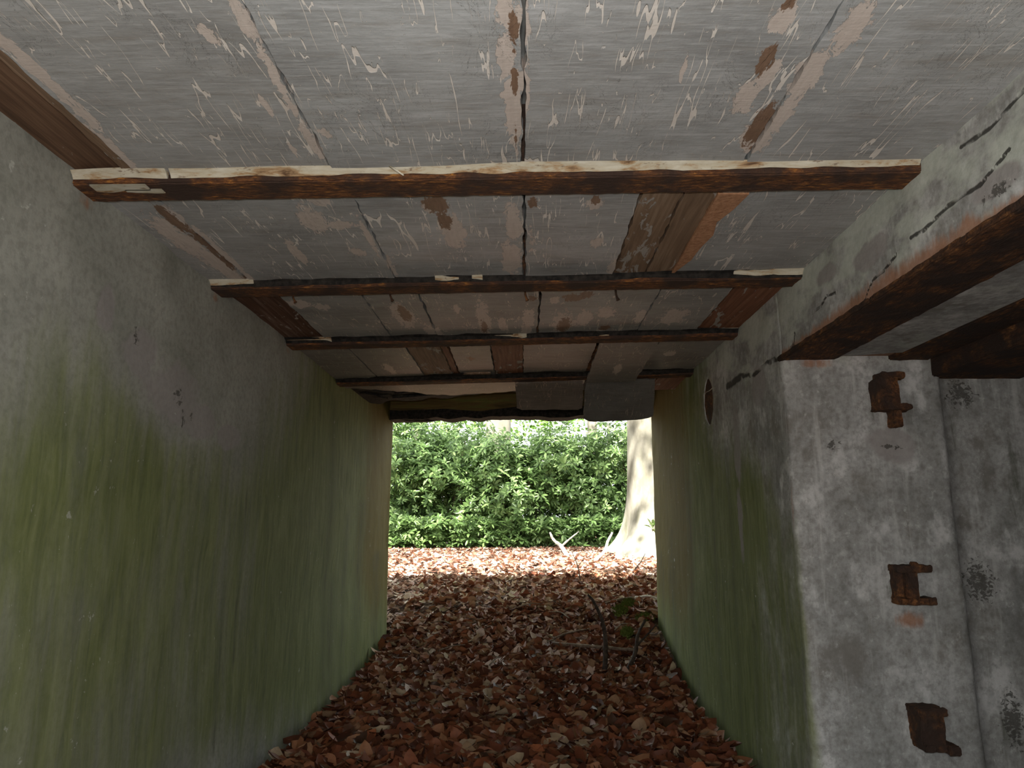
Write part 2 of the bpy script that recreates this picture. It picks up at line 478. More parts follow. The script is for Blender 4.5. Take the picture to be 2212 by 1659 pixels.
def loop_wall(name, loop, z0, z1, zstep, amp, fields, mat):
    """solid: closed plan outline (list of (x,y)) extruded z0..z1, roughened, with scalar fields"""
    L = np.array(loop)
    n = len(L)
    d = np.roll(L, -1, 0) - np.roll(L, 1, 0)
    nor = np.stack([d[:, 1], -d[:, 0]], 1)
    nor /= np.linalg.norm(nor, axis=1, keepdims=True) + 1e-9
    zs = np.linspace(z0, z1, max(2, int(round((z1 - z0) / zstep)) + 1))
    V = np.concatenate([np.concatenate([L, np.full((n, 1), z)], 1) for z in zs])
    NR = np.concatenate([np.concatenate([nor, np.zeros((n, 1))], 1) for z in zs])
    disp = amp * (fbm(V * 1.6, 3) * 0.9 + fbm(V * 9 + 5, 3) * 0.28)
    W = V + NR * disp[:, None]
    F = []
    for k in range(len(zs) - 1):
        for i in range(n):
            j = (i + 1) % n
            F.append((k * n + i, k * n + j, (k + 1) * n + j, (k + 1) * n + i))
    F.append(tuple(range(n - 1, -1, -1)))
    F.append(tuple(range((len(zs) - 1) * n, len(zs) * n)))
    me = mesh(name, W, F, False)
    sm = np.ones(len(F), bool); sm[-2:] = False
    me.polygons.foreach_set('use_smooth', sm)
    bm = bmesh.new(); bm.from_mesh(me); bmesh.ops.recalc_face_normals(bm, faces=bm.faces[:]); bm.to_mesh(me); bm.free()
    for k in ('green', 'ochre', 'dark', 'bare', 'rust', 'chip', 'crack'):
        attr(me, k, fields.get(k, lambda P: np.full(len(P), -1.0))(V))
    return structure(link(name, me, mat))

def blob(P, a, b, c, d, ia=1, ib=2):
    """1 at centre (a,b), 0 on the ellipse of radii (c,d)"""
    return 1 - np.sqrt(((P[:, ia] - a) / c) ** 2 + ((P[:, ib] - b) / d) ** 2)

def blobs(P, lst, ia=1, ib=2):
    r = np.full(len(P), -1.0)
    for b in lst: r = np.maximum(r, blob(P, *b, ia, ib))
    return r

def seg_dist(P, a, b, ia=1, ib=2):
    A, B = np.array(a), np.array(b)
    Q = P[:, [ia, ib]]
    t = np.clip(((Q - A) @ (B - A)) / ((B - A) @ (B - A)), 0, 1)
    return np.linalg.norm(Q - (A + t[:, None] * (B - A)), axis=1)

# left wall ---------------------------------------------------------
STEP = 0.03
lw = dense((-2.0, 6.28), (XL + 0.06, 6.30), 0.1) + [(XL + 0.035, 6.295), (XL + 0.035, 6.27)]
lw += dense((XL + 0.03, 6.24), (XL, 5.2), STEP) + dense((XL, 5.2), (XL, 1.0), STEP) + dense((XL, 1.0), (XL, -2.2), 0.1) + dense((XL, -2.2), (-2.0, -2.2), 0.2) + dense((-2.0, -2.2), (-2.0, 6.28), 0.5)
def L_green(P):
    y, z = P[:, 1], P[:, 2]
    g = 0.62 - 1.15 * np.clip((z - 1.25) / 0.75, 0, 1) - 0.7 * np.clip((0.42 - z) / 0.35, 0, 1)
    g = g + 0.35 * np.clip(blob(P, 2.0, 1.42, 0.55, 0.5), 0, 1) + 0.25 * np.clip(blob(P, 1.75, 1.83, 0.15, 0.35), 0, 1)
    g = g + 0.30 * np.clip(blob(P, 4.4, 1.2, 0.9, 1.0), 0, 1)
    g = g - 0.9 * np.clip(blob(P, 2.5, 1.62, 0.55, 0.22), 0, 1)
    return g - 0.3 * np.clip((1.75 - y) / 0.5, 0, 1) + (0.75 + 0.9 * np.clip((z - 1.25) / 0.75, 0, 1)) * np.clip((y - 3.0) / 1.5, 0, 1)
def L_ochre(P):
    y, z = P[:, 1], P[:, 2]
    return -0.4 + 1.5 * np.clip((y - 4.7) / 1.1, 0, 1) * np.clip((z + 0.1) / 0.9, 0.3, 1)
def L_dark(P):
    y, z = P[:, 1], P[:, 2]
    d = np.full(len(P), -0.45)
    for yy, z0, z1, w in ((3.86, 0.4, 1.3, 0.05), (4.45, 0.2, 1.9, 0.22), (4.9, 0.1, 1.2, 0.3), (2.95, 0.3, 0.9, 0.05), (3.1, 0.6, 1.25, 0.04), (2.55, 0.5, 1.0, 0.03), (3.45, 0.3, 0.9, 0.04), (5.3, 0.0, 1.3, 0.4), (5.9, 0.0, 0.9, 0.45), (4.6, 0.0, 0.8, 0.5)):
        s = np.clip(1 - np.abs(y - yy) / w, -1, 1) - np.clip((z - z1) / 0.15, 0, 2) - np.clip((z0 - z) / 0.15, 0, 2)
        d = np.maximum(d, s * 0.55 - 0.1)
    return d
wall_left = loop_wall('wall_left', lw, -0.3, ZR, STEP, 0.011, {
    'green': L_green, 'ochre': L_ochre, 'dark': L_dark,
    'bare': lambda P: blobs(P, [(2.15, 1.68, 0.13, 0.10), (2.38, 1.60, 0.22, 0.13), (2.62, 1.52, 0.2, 0.08), (2.85, 1.5, 0.15, 0.06), (1.95, 1.75, 0.06, 0.10)]),
    'chip': lambda P: blobs(P, [(2.42, 1.585, 0.05, 0.05), (2.47, 1.51, 0.03, 0.05), (2.12, 1.72, 0.03, 0.07), (2.53, 1.535, 0.03, 0.03)]) - 0.15,
    'rust': lambda P: np.maximum(blobs(P, [(1.80, 2.02, 0.08, 0.06), (2.64, 2.02, 0.08, 0.05), (3.5, 2.02, 0.08, 0.05)]), -1) - 0.35,
}, M['wall_left'])
wall_left['label'] = 'plastered wall streaked with green algae on the left of the passage'

# right wall (far block with the jamb) --------------------------------
JY = 2.75
rw = dense((XR + 0.0, JY + 0.02), (XR, 4.4), 0.02) + dense((XR, 4.4), (1.085, 5.95), STEP) + [(1.09, 5.99), (1.12, 6.02)]
rw += dense((1.14, 6.02), (3.6, 6.02), 0.4) + dense((3.6, 6.02), (3.6, JY + 0.05), 0.4) + dense((3.6, JY + 0.05), (2.4, JY + 0.05), 0.1) + dense((2.4, JY + 0.05), (1.67, JY + 0.05), STEP)
rw += [(1.655, JY + 0.04), (1.64, JY + 0.015)] + dense((1.62, JY), (XR + 0.03, JY), 0.022) + [(XR + 0.008, JY + 0.006)]
def R_green(P):
    x, y, z = P.T
    g = 0.55 - 1.1 * np.clip((z - 1.15) / 0.6, 0, 1) + 0.25 * np.clip(blob(P, 3.5, 0.8, 0.5, 0.9), 0, 1) + 0.55 * np.clip(blob(P, 3.3, 1.35, 0.35, 0.45), 0, 1)
    g = g + 0.6 * np.clip((y - 3.3) / 0.6, 0, 1) + 0.7 * np.clip((y - 3.7) / 0.6, 0, 1) * np.clip((z - 1.15) / 0.6, 0, 1)
    g = g - 0.6 * np.clip((3.0 - y) / 0.25, 0, 1) * np.clip((z - 0.9) / 0.6, 0, 1)
    front = np.clip((x - 1.045) / 0.02, 0, 1) * np.clip((2.9 - y) / 0.02, 0, 1)          # the jamb face
    gj = -0.42 + 0.75 * np.clip((1.25 - x) / 0.2, 0, 1) * np.clip((0.75 - z) / 0.5, 0, 1) + 0.25 * np.clip(blob(P, 1.2, 1.0, 0.15, 0.5, 0, 2), 0, 1)
    return g * (1 - front) + gj * front
def R_ochre(P):
    x, y, z = P.T
    return -0.45 + 1.5 * np.clip((y - 3.9) / 0.9, 0, 1) * np.clip((z - 0.0) / 0.8, 0.3, 1) - 0.5 * np.clip((x - 1.12) / 0.05, 0, 1) * np.clip((3 - y) / .1, 0, 1)
def R_dark(P):
    x, y, z = P.T
    d = np.full(len(P), -0.5)
    for yy, z0, z1, w in ((3.95, 0.1, 1.68, 0.12), (3.62, 0.2, 1.5, 0.12), (4.5, 0.0, 1.4, 0.3), (3.35, 0.0, 0.7, 0.1), (5.2, 0.0, 1.1, 0.5), (5.7, 0.0, 0.9, 0.4)):
        s = np.clip(1 - np.abs(y - yy) / w, -1, 1) - np.clip((z - z1) / 0.12, 0, 2) - np.clip((z0 - z) / 0.15, 0, 2)
        d = np.maximum(d, np.where(x < 1.1, s * 0.55 - 0.1, -0.5))
    j = (y < 2.9) & (x > 1.045)
    dj = blobs(P, [(1.355, 1.60, 0.07, 0.12), (1.50, 1.57, 0.07, 0.13), (1.68, 1.55, 0.07, 0.35), (1.9, 1.3, 0.12, 0.5), (2.0, 0.8, 0.15, 0.5), (1.72, 0.95, 0.1, 0.2), (1.35, 0.92, 0.06, 0.1), (1.37, 0.42, 0.06, 0.1), (1.75, 0.4, 0.1, 0.3)], 0, 2) * 0.75 - 0.25
    return np.where(j, np.maximum(d, dj), d)
def jamb_only(P, v):
    return np.where((P[:, 1] < 2.9) & (P[:, 0] > 1.045), v, -1.0)
def R_crack(P):
    pts = [(2.74, 1.80), (2.95, 1.815), (3.1, 1.80), (3.3, 1.835), (3.45, 1.825), (3.53, 1.83)]
    d = np.full(len(P), 9.0)
    for a, b in zip(pts[:-1], pts[1:]): d = np.minimum(d, seg_dist(P, a, b))
    d = d + 0.006 * vnoise(P * 60)
    r = 1 - d / np.where(P[:, 1] > 3.3, 0.05, 0.03)
    return np.where((P[:, 0] < 1.06) & (P[:, 1] > 2.76), r, -1)
wall_right = loop_wall('wall_right', rw, -0.3, ZR, 0.02, 0.010, {
    'green': R_green, 'ochre': R_ochre, 'dark': R_dark, 'crack': R_crack,
    'bare': lambda P: np.maximum(np.where(P[:, 0] < 1.06, blobs(P, [(3.42, 1.5, 0.07, 0.25), (3.45, 1.15, 0.05, 0.2), (3.05, 1.75, 0.12, 0.1)]), -1), jamb_only(P, blobs(P, [(1.42, 1.45, 0.1, 0.08)], 0, 2))),
    'rust': lambda P: np.maximum(jamb_only(P, blobs(P, [(1.42, 0.80, 0.09, 0.05), (1.15, 1.77, 0.15, 0.03), (1.05, 1.77, 0.04, 0.05)], 0, 2) - 0.15), np.where(P[:, 0] < 1.06, blobs(P, [(3.9, 1.62, 0.05, 0.1), (2.77, 1.2, 0.03, 0.6)]) - 0.6, -1)),
    'chip': lambda P: jamb_only(P, blobs(P, [(1.74, 1.66, 0.11, 0.12), (1.72, 0.93, 0.12, 0.15), (1.78, 0.45, 0.09, 0.2), (1.42, 1.44, 0.1, 0.02), (1.2, 1.45, 0.05, 0.05)], 0, 2) - 0.25),
}, M['wall_right'])
wall_right['label'] = 'grey plastered right wall with a square jamb'

# slot in the right wall: a real recess
def cutter_slot(cy, z0, z1, w, depth):
    bm = bmesh.new()
    n = 14
    ring = []
    for k in range(n):
        th = 2 * math.pi * k / n
        s, c = math.sin(th), math.cos(th)
        ring.append((cy - 0.12 * 0 + w * c * (abs(c) ** 0.1) * (1 - 0.25 * s * s), (z0 + z1) / 2 + (z1 - z0) / 2 * s))
    a = [bm.verts.new((XR - 0.06, p[0], p[1])) for p in ring]
    b = [bm.verts.new((XR + depth, p[0], p[1])) for p in ring]
    bm.faces.new(a); bm.faces.new(list(reversed(b)))
    for k in range(n): bm.faces.new((a[k], b[k], b[(k + 1) % n], a[(k + 1) % n]))
    bmesh.ops.recalc_face_normals(bm, faces=bm.faces[:])
    me = bpy.data.meshes.new('cut'); bm.to_mesh(me); bm.free()
    return me, ring
cme, ring = cutter_slot(3.90, 1.685, 1.945, 0.10, 0.03)
cob = bpy.data.objects.new('cut', cme); COL.objects.link(cob)
md = wall_right.modifiers.new('slot', 'BOOLEAN'); md.operation = 'DIFFERENCE'; md.object = cob; md.solver = 'EXACT'
dg = bpy.context.evaluated_depsgraph_get()
nm = bpy.data.meshes.new_from_object(wall_right.evaluated_get(dg))
wall_right.modifiers.clear(); wall_right.data = nm; nm.name = 'wall_right'
bpy.data.objects.remove(cob)
V = [(XR + 0.005, p[0], p[1]) for p in ring] + [(XR + 0.029, p[0], p[1]) for p in ring]
n_ = len(ring)
F = [tuple(range(n_)), tuple(range(2 * n_ - 1, n_ - 1, -1))] + [(k, k + n_, (k + 1) % n_ + n_, (k + 1) % n_) for k in range(n_)]
sp = link('rusty_slot_plate', mesh('slot_plate', V, F), M['rust'], wall_right); sp['label'] = 'rust brown steel at the back of the upright slot'
wb = link('cobweb_strand', tube('strand', smooth_path([(XR + 0.004, 3.815, 1.875), (XR - 0.002, 3.86, 1.868), (XR - 0.002, 3.93, 1.872), (XR + 0.004, 3.985, 1.868)], 9), [0.0022] * 10, 5), M['dry'], wall_right)

# wall above the side opening --------------------------------------
UZ = 1.80
uw = dense((XR, 0.9), (XR, 1.2), 0.03) + dense((XR, 1.2), (XR, JY + 0.02), 0.01) + [(XR + 0.008, JY + 0.035)] + dense((XR + 0.012, JY + 0.12), (3.6, JY + 0.12), 0.2) + dense((3.6, JY + 0.12), (3.6, 0.9), 0.4) + dense((3.6, 0.9), (XR, 0.9), 0.2)
def U_crack(P):
    lines = [[(1.40, 1.93), (1.50, 1.90), (1.62, 1.905), (1.72, 1.885), (1.78, 1.89)], [(1.86, 1.875), (1.93, 1.855), (1.99, 1.852), (2.03, 1.83), (2.06, 1.805)],
             [(2.25, 1.895), (2.31, 1.905), (2.36, 1.885), (2.42, 1.885)], [(1.30, 2.03), (1.45, 2.01), (1.55, 2.02)], [(2.62, 1.86), (2.64, 1.81)]]
    d = np.full(len(P), 9.0)
    for l in lines:
        for a, b in zip(l[:-1], l[1:]): d = np.minimum(d, seg_dist(P, a, b))
    return 1 - (d + 0.002 * vnoise(P * 60)) / 0.0155
upper = loop_wall('wall_right_upper', uw, UZ, ZR, 0.01, 0.010, {
    'green': lambda P: -0.35 + 0.5 * np.clip((P[:, 1] - 2.1) / 0.6, 0, 1),
    'rust': lambda P: 0.95 - (P[:, 2] - 1.80) / (0.052 + 0.03 * vnoise(P * np.array([0, 5, 0])) + 0.012 * vnoise(P * np.array([0, 60, 0]))),
    'bare': lambda P: blobs(P, [(2.0, 1.93, 0.12, 0.05), (1.45, 1.88, 0.10, 0.035), (2.3, 1.98, 0.1, 0.04)]),
    'chip': lambda P: blobs(P, [(1.45, 1.86, 0.1, 0.03), (2.66, 1.82, 0.05, 0.025)]) - 0.25,
    'crack': U_crack, 'dark': lambda P: np.full(len(P), -0.6)}, M['wall_right'])
upper['label'] = 'pale cracked plaster band above the rusty side lintel'
rear = loop_wall('wall_right_rear', dense((XR, -2.2), (XR, 0.9), 0.1) + dense((XR, 0.9), (3.6, 0.9), 0.2) + dense((3.6, 0.9), (3.6, -2.2), 0.5) + dense((3.6, -2.2), (XR, -2.2), 0.3), -0.3, ZR, 0.1, 0.01, {'green': lambda P: np.full(len(P), 0.2)}, M['wall_right'])
rear['label'] = 'right wall behind the side opening'

# ------------------------------------------------------------------ roof slab and ceiling panels
ceiling = structure(link('ceiling', boxes_mesh('roof_slab', [(-2.2, 3.8, -2.2, 6.32, ZR, 2.95)], 0.6, 0.01, 2), M['concrete']), 'concrete roof slab above grey painted ceiling panels')

X_, Y_ = np.meshgrid(np.linspace(-6, 7, 66), np.linspace(-2.3, 6.9, 50))
_h = 3.0 + 0.22 * fbm(np.stack([X_ * 1.1, Y_ * 0.9, X_ * 0], -1), 4)
_e = np.clip(np.minimum.reduce([(Y_ + 2.3) / 0.5, (6.9 - Y_) / 0.7, (X_ + 6) / 2.5, (7 - X_) / 2.5]), 0, 1)
_g = gz(X_, Y_)
_in = (X_ > -2.1) & (X_ < 3.7)
Z_ = np.where(_in, 2.90 + (_h - 2.90) * _e, np.minimum(_h, 2.6) * _e + (_g - 0.1) * (1 - _e))
Y2_ = Y_ + np.where(Y_ > 6.2, 0.40 * fbm(np.stack([X_ * 1.3, X_ * 0, X_ * 0 + 5], -1), 4), 0)  # rim pushed in and out so the roof's shadow edge turns ragged
_k = (np.arange(49)[:, None] * 66 + np.arange(65)[None]).ravel()
structure(link('roof', mesh_tris('roof', np.stack([X_, Y2_, Z_], -1).reshape(-1, 3), np.concatenate([np.stack([_k, _k + 1, _k + 67], 1), np.stack([_k, _k + 67, _k + 66], 1)]), True), M['mould']), 'earth bank over the concrete roof')

PEEL = [(-0.027, 1.131, 0.019, 0.071), (-0.032, 1.247, 0.023, 0.084), (-0.022, 1.385, 0.022, 0.102), (-0.017, 1.532, 0.02, 0.121), (0.007, 1.181, 0.011, 0.076), (0.009, 1.385, 0.01, 0.136), (-0.598, 1.191, 0.016, 0.036), (-0.572, 1.428, 0.01, 0.053), (-0.572, 1.608, 0.01, 0.055), (0.491, 1.418, 0.027, 0.079), (0.595, 1.345, 0.031, 0.096), (0.621, 1.19, 0.031, 0.096), (0.595, 1.483, 0.024, 0.095), (0.569, 1.582, 0.043, 0.085), (0.512, 1.329, 0.019, 0.062), (0.481, 1.163, 0.026, 0.049), (-0.471, 1.535, 0.017, 0.029), (0.41, 1.417, 0.006, 0.035), (0.331, 1.31, 0.004, 0.061), (-0.646, 2.015, 0.042, 0.106), (-0.778, 2.274, 0.025, 0.133), (-0.219, 2.126, 0.039, 0.147), (-0.026, 2.058, 0.029, 0.173), (-0.038, 2.371, 0.039, 0.18), (-0.565, 2.057, 0.046, 0.034), (-0.582, 1.89, 0.033, 0.035), (0.249, 2.228, 0.021, 0.056), (0.333, 2.47, 0.027, 0.106), (-0.565, 2.277, 0.035, 0.041), (-0.269, 1.94, 0.027, 0.046), (0.033, 2.205, 0.008, 0.236), (0.212, 1.932, 0.03, 0.049), (-0.535, 3.043, 0.054, 0.201), (-0.177, 3.121, 0.034, 0.333), (0.187, 3.204, 0.052, 0.205), (0.278, 3.128, 0.038, 0.151), (0.375, 3.057, 0.045, 0.101), (-0.863, 2.881, 0.032, 0.051), (0.138, 2.852, 0.028, 0.063), (0.531, 3.132, 0.03, 0.151), (0.024, 3.125, 0.03, 0.226), (-0.434, 3.316, 0.045, 0.152), (0.679, 3.135, 0.064, 0.15), (-0.947, 2.835, 0.058, 0.063), (-0.287, 2.942, 0.02, 0.081), (-0.095, 3.199, 0.022, 0.11), (-0.529, 3.963, 0.064, 0.165), (-0.442, 4.025, 0.027, 0.268), (-0.804, 4.081, 0.033, 0.175), (0.55, 4.102, 0.027, 0.125), (0.803, 3.869, 0.037, 0.067),
        (-0.515, 1.15, 0.016, 0.12), (-0.517, 1.35, 0.014, 0.16), (-0.512, 1.58, 0.016, 0.13), (-1.0, 1.3, 0.02, 0.25), (-1.02, 1.6, 0.02, 0.14), (-1.12, 2.15, 0.05, 0.22), (-1.09, 2.4, 0.04, 0.25), (-1.06, 2.0, 0.02, 0.12), (-1.035, 2.3, 0.015, 0.3), (-0.5, 2.15, 0.012, 0.2), (-0.475, 2.45, 0.012, 0.15), (0.02, 3.3, 0.03, 0.1)]
BROWN = [(-0.016, 1.18, 0.012, 0.076), (-0.017, 1.336, 0.009, 0.064), (-0.017, 1.573, 0.007, 0.064), (0.492, 1.283, 0.018, 0.061), (0.558, 1.531, 0.022, 0.11), (0.477, 1.127, 0.013, 0.023), (-0.247, 1.925, 0.046, 0.067), (-0.239, 2.038, 0.026, 0.068), (0.032, 1.923, 0.017, 0.043), (0.212, 1.911, 0.017, 0.036), (-0.525, 3.007, 0.029, 0.14), (0.193, 3.243, 0.035, 0.145), (0.214, 2.822, 0.054, 0.062), (0.259, 2.792, 0.031, 0.06), (-0.183, 3.238, 0.017, 0.144), (0.392, 3.304, 0.031, 0.05), (-0.298, 3.908, 0.026, 0.058), (-0.761, 3.424, 0.093, 0.054), (0.041, 2.819, 0.019, 0.05), (-0.496, 4.024, 0.049, 0.17),
         (-1.075, 2.0, 0.02, 0.15), (-1.06, 2.25, 0.012, 0.3), (0.93, 3.1, 0.03, 0.25), (0.56, 1.95, 0.02, 0.08)]

def panel_mesh(name, x0, x1, y0, y1, z, step, seed, sag=0.002, thick=0.03, chip=0.004, slope=0.0):
    nx = max(2, int((x1 - x0) / step)); ny = max(2, int((y1 - y0) / step))
    X, Y = np.meshgrid(np.linspace(x0, x1, nx + 1), np.linspace(y0, y1, ny + 1))
    Q = np.stack([X, Y, X * 0 + seed], -1)
    ragx = chip * fbm(Q * np.array([0.5, 22, 1]), 3); ragy = chip * fbm(Q * np.array([22, 0.5, 1]) + 40, 3)
    ex = np.zeros_like(X); ex[:, 0] = 1; ex[:, -1] = 1
    ey = np.zeros_like(X); ey[0] = 1; ey[-1] = 1
    X2 = X + ex * ragx; Y2 = Y + ey * ragy
    rr = random.Random(seed)
    tx, ty = rr.uniform(-1, 1) * 0.004, rr.uniform(-1, 1) * 0.003
    if slope: ty = slope
    Z = z + sag * fbm(Q * 2.5, 2) + tx * (X - (x0 + x1) / 2) + ty * (Y - (y0 + y1) / 2) + rr.uniform(-0.0015, 0.0015)
    V = np.stack([X2, Y2, Z], -1).reshape(-1, 3)
    w = nx + 1
    F = [(j * w + i, (j + 1) * w + i, (j + 1) * w + i + 1, j * w + i + 1) for j in range(ny) for i in range(nx)]
    per = [i for i in range(w)] + [j * w + nx for j in range(1, ny + 1)] + [ny * w + i for i in range(nx - 1, -1, -1)] + [j * w for j in range(ny - 1, 0, -1)]
    base = len(V)
    T = V[per].copy(); T[:, 2] = (T[:, 2] if slope else z) + thick
    V = np.concatenate([V, T])
    m = len(per)
    F += [(per[k], per[(k + 1) % m], base + (k + 1) % m, base + k) for k in range(m)]
    F.append(tuple(base + k for k in range(m)))
    me = mesh(name, skew(V), F)
    attr(me, 'peel', blobs(V, PEEL, 0, 1)); attr(me, 'brown', blobs(V, BROWN, 0, 1))
    return me

FL = [-1.6, -0.75, 0.08, 0.88, 1.715, 2.545, 3.383, 4.335]      # front edges of the bottom flanges
FW = 0.10
ZB = 2.035                                                     # underside of the flanges
def skew(P):
    """the farther beams and the exit stand a little askew to the passage"""
    P = np.array(P, float)
    P[:, 1] += np.interp(P[:, 1], [1.2, 1.7, 2.6, 3.45, 4.4, 6.0], [0, -0.016, -0.042, -0.076, -0.125, -0.13]) * P[:, 0]
    return P
def skew_mesh(me):
    set_coords(me, skew(coords(me))); return me
rows = {
    3: [(-1.22, -1.03, 'ceiling'), (-1.03, -0.5, 'ceiling'), (-0.5, 0.0, 'ceiling'), (0.0, 0.57, 'ceiling'), (0.57, 1.05, 'ceiling')],
    4: [(-1.22, -1.03, 'wood_dark'), (-1.03, -0.50, 'ceiling'), (-0.50, 0.003, 'ceiling'), (0.003, 0.575, 'ceiling'), (0.575, 1.05, 'ceiling')],
    5: [(-1.22, -1.05, 'ceiling'), (-1.05, -0.482, 'ceiling'), (-0.482, 0.006, 'ceiling'), (0.006, 0.337, 'ceiling'), (0.337, 0.458, 'wood_tan'), (0.458, 0.555, 'wood_tan'), (0.555, 1.05, 'ceiling')],
    6: [(-1.22, -1.0, 'wood_stained'), (-1.0, -0.655, 'ceiling'), (-0.655, -0.422, 'ceiling'), (-0.422, 0.071, 'ceiling'), (0.071, 0.552, 'ceiling'), (0.552, 0.837, 'ceiling'), (0.837, 1.06, 'wood_red')],
    7: [(-1.22, -0.925, 'ceiling'), (-0.925, -0.618, 'ceiling'), (-0.618, -0.435, 'wood_tan'), (-0.435, -0.395, 'wood_red'), (-0.395, -0.172, 'ceiling'), (-0.172, 0.002, 'wood_red'), (0.002, 0.388, 'ceiling'), (0.392, 0.70, 'ceiling'), (0.70, 1.07, 'ceiling')],
}
for k in (0, 1, 2):
    rows[k] = rows[3]
seed = 1
for k in range(-1, 7):
    key = k + 1
    y0 = (FL[k] if k >= 0 else -2.25) + 0.052
    y1 = FL[k + 1] + 0.048
    for (x0, x1, mt) in rows[key]:
        seed += 1
        g = 0.0035
        zz, yy1, ch, th = ZC, y1, 0.004, 0.03
        if mt == 'wood_dark': zz += 0.018
        elif mt in ('wood_tan', 'wood_red', 'wood_stained'): zz += 0.003
        if key == 7 and abs(x0 - 0.392) < 1e-6:          # loose panel that has dropped over the beam
            zz, yy1, th = 2.040, FL[7] + 0.085, 0.010
            y0 = FL[6] + FW + 0.01
        if key == 7 and abs(x0 + 0.395) < 1e-6: zz += 0.01
        st = 0.014 if key in (4, 5) else (0.022 if key in (6, 7) else 0.08)
        nm_ = 'ceiling_panel' if mt == 'ceiling' else 'ceiling_board'
        gg = 0.006 if (key in (4, 5, 6) and abs(x0 - 0.003) < 0.08) else g
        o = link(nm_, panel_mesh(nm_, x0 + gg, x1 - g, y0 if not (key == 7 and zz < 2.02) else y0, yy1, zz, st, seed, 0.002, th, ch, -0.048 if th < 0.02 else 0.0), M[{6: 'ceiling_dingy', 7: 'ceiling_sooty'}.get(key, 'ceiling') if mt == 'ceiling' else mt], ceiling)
        if mt != 'ceiling': o['label'] = {'wood_dark': 'bare dark brown board', 'wood_tan': 'tan brown board with rests of grey paint', 'wood_red': 'reddish brown bare board', 'wood_stained': 'dark stained board with peeling paint'}[mt]
# thin batten beside the bare board, orange clay edge beside the tan boards
o = link('ceiling_batten', panel_mesh('batten', -1.052, -1.026, 0.96, 1.70, ZC + 0.004, 0.02, 77), M['wood_tan'], ceiling)
link('ceiling_batten', panel_mesh('batten', -0.37, -0.20, 4.27, 4.325, ZC - 0.006, 0.02, 78), M['wood_tan'], ceiling)
clay = [(0.552, 2.56), (0.556, 2.35), (0.552, 2.2), (0.553, 2.02), (0.553, 1.87), (0.64, 1.87), (0.625, 1.97), (0.60, 2.06), (0.615, 2.16), (0.60, 2.27), (0.595, 2.38), (0.572, 2.47)]
V = [(x, y, ZC - 0.004) for x, y in clay] + [(x, y, ZC + 0.01) for x, y in clay]
n_ = len(clay)
o = link('clay_edge', mesh('clay_edge', V, [tuple(range(n_))] + [(k, (k + 1) % n_, (k + 1) % n_ + n_, k + n_) for k in range(n_)]), M['clay'], ceiling); o['label'] = 'orange crumbling clay strip'

# last bay: ragged rest of plaster, dark hollow, slabs hanging down
def ragged_sheet(name, x0, x1, y0, ymean, z, amp, seed, thick=0.02, n=60):
    xs = np.linspace(x0, x1, n)
    ye = ymean(xs) + amp * fbm(np.stack([xs * 9, xs * 0 + seed, xs * 0], -1), 4)
    V = [(x, y0, z) for x in xs] + [(x, y, z) for x, y in zip(xs, ye)] + [(x, y0, z + thick) for x in xs] + [(x, y, z + thick) for x, y in zip(xs, ye)]
    F = []
    for i in range(n - 1):
        F += [(i, i + 1, n + i + 1, n + i), (2 * n + i, 3 * n + i, 3 * n + i + 1, 2 * n + i + 1), (n + i, n + i + 1, 3 * n + i + 1, 3 * n + i)]
    return mesh(name, V if y0 < 2 else skew(V), F)
m_ = ragged_sheet('plaster_rest', -1.2, 0.40, FL[7] + 0.1, lambda x: np.interp(x, [-1.2, -1.0, -0.8, -0.5, -0.2, 0.4], [4.62, 4.68, 4.82, 4.92, 4.86, 4.82]), 2.052, 0.06, 3.3)
V = coords(m_); attr(m_, 'peel', V[:, 0] * 0 - 1); attr(m_, 'brown', V[:, 0] * 0 - 1)
link('broken_plaster_edge', m_, M['slab_brown'], ceiling)
m_ = ragged_sheet('black_felt', -1.2, 0.45, FL[7] + 0.11, lambda x: np.interp(x, [-1.2, -0.7, -0.45, -0.2, 0.45], [5.3, 5.15, 5.12, 4.98, 5.0]), 2.072, 0.07, 8.1)
o = link('torn_roofing_felt', m_, M['soot'], ceiling); o['label'] = 'torn black felt edge'
m_ = panel_mesh('corner_board', 0.86, 1.09, FL[7] + 0.11, 4.95, ZC - 0.01, 0.03, 5)
link('ceiling_board', m_, M['wood_red'], ceiling)['label'] = 'broken red brown board in the corner'

# rubble of slate on the felt at the left
for i, (x, y, a, s) in enumerate([(-1.02, 4.85, 20, 0.13), (-0.9, 4.98, -15, 0.12), (-1.08, 5.05, 50, 0.10), (-0.8, 5.08, 5, 0.14)]):
    me = boxes_mesh('shard', [(-s, s, -s * 0.35, s * 0.35, -0.006, 0.006)], 0.05, 0.006, 14, i * 3.0)
    o = link('felt_shard', me, M['soot'], ceiling); o.location = (x, y, 2.062); o.rotation_euler = (R(6), R(4 * (-1) ** i), R(a))

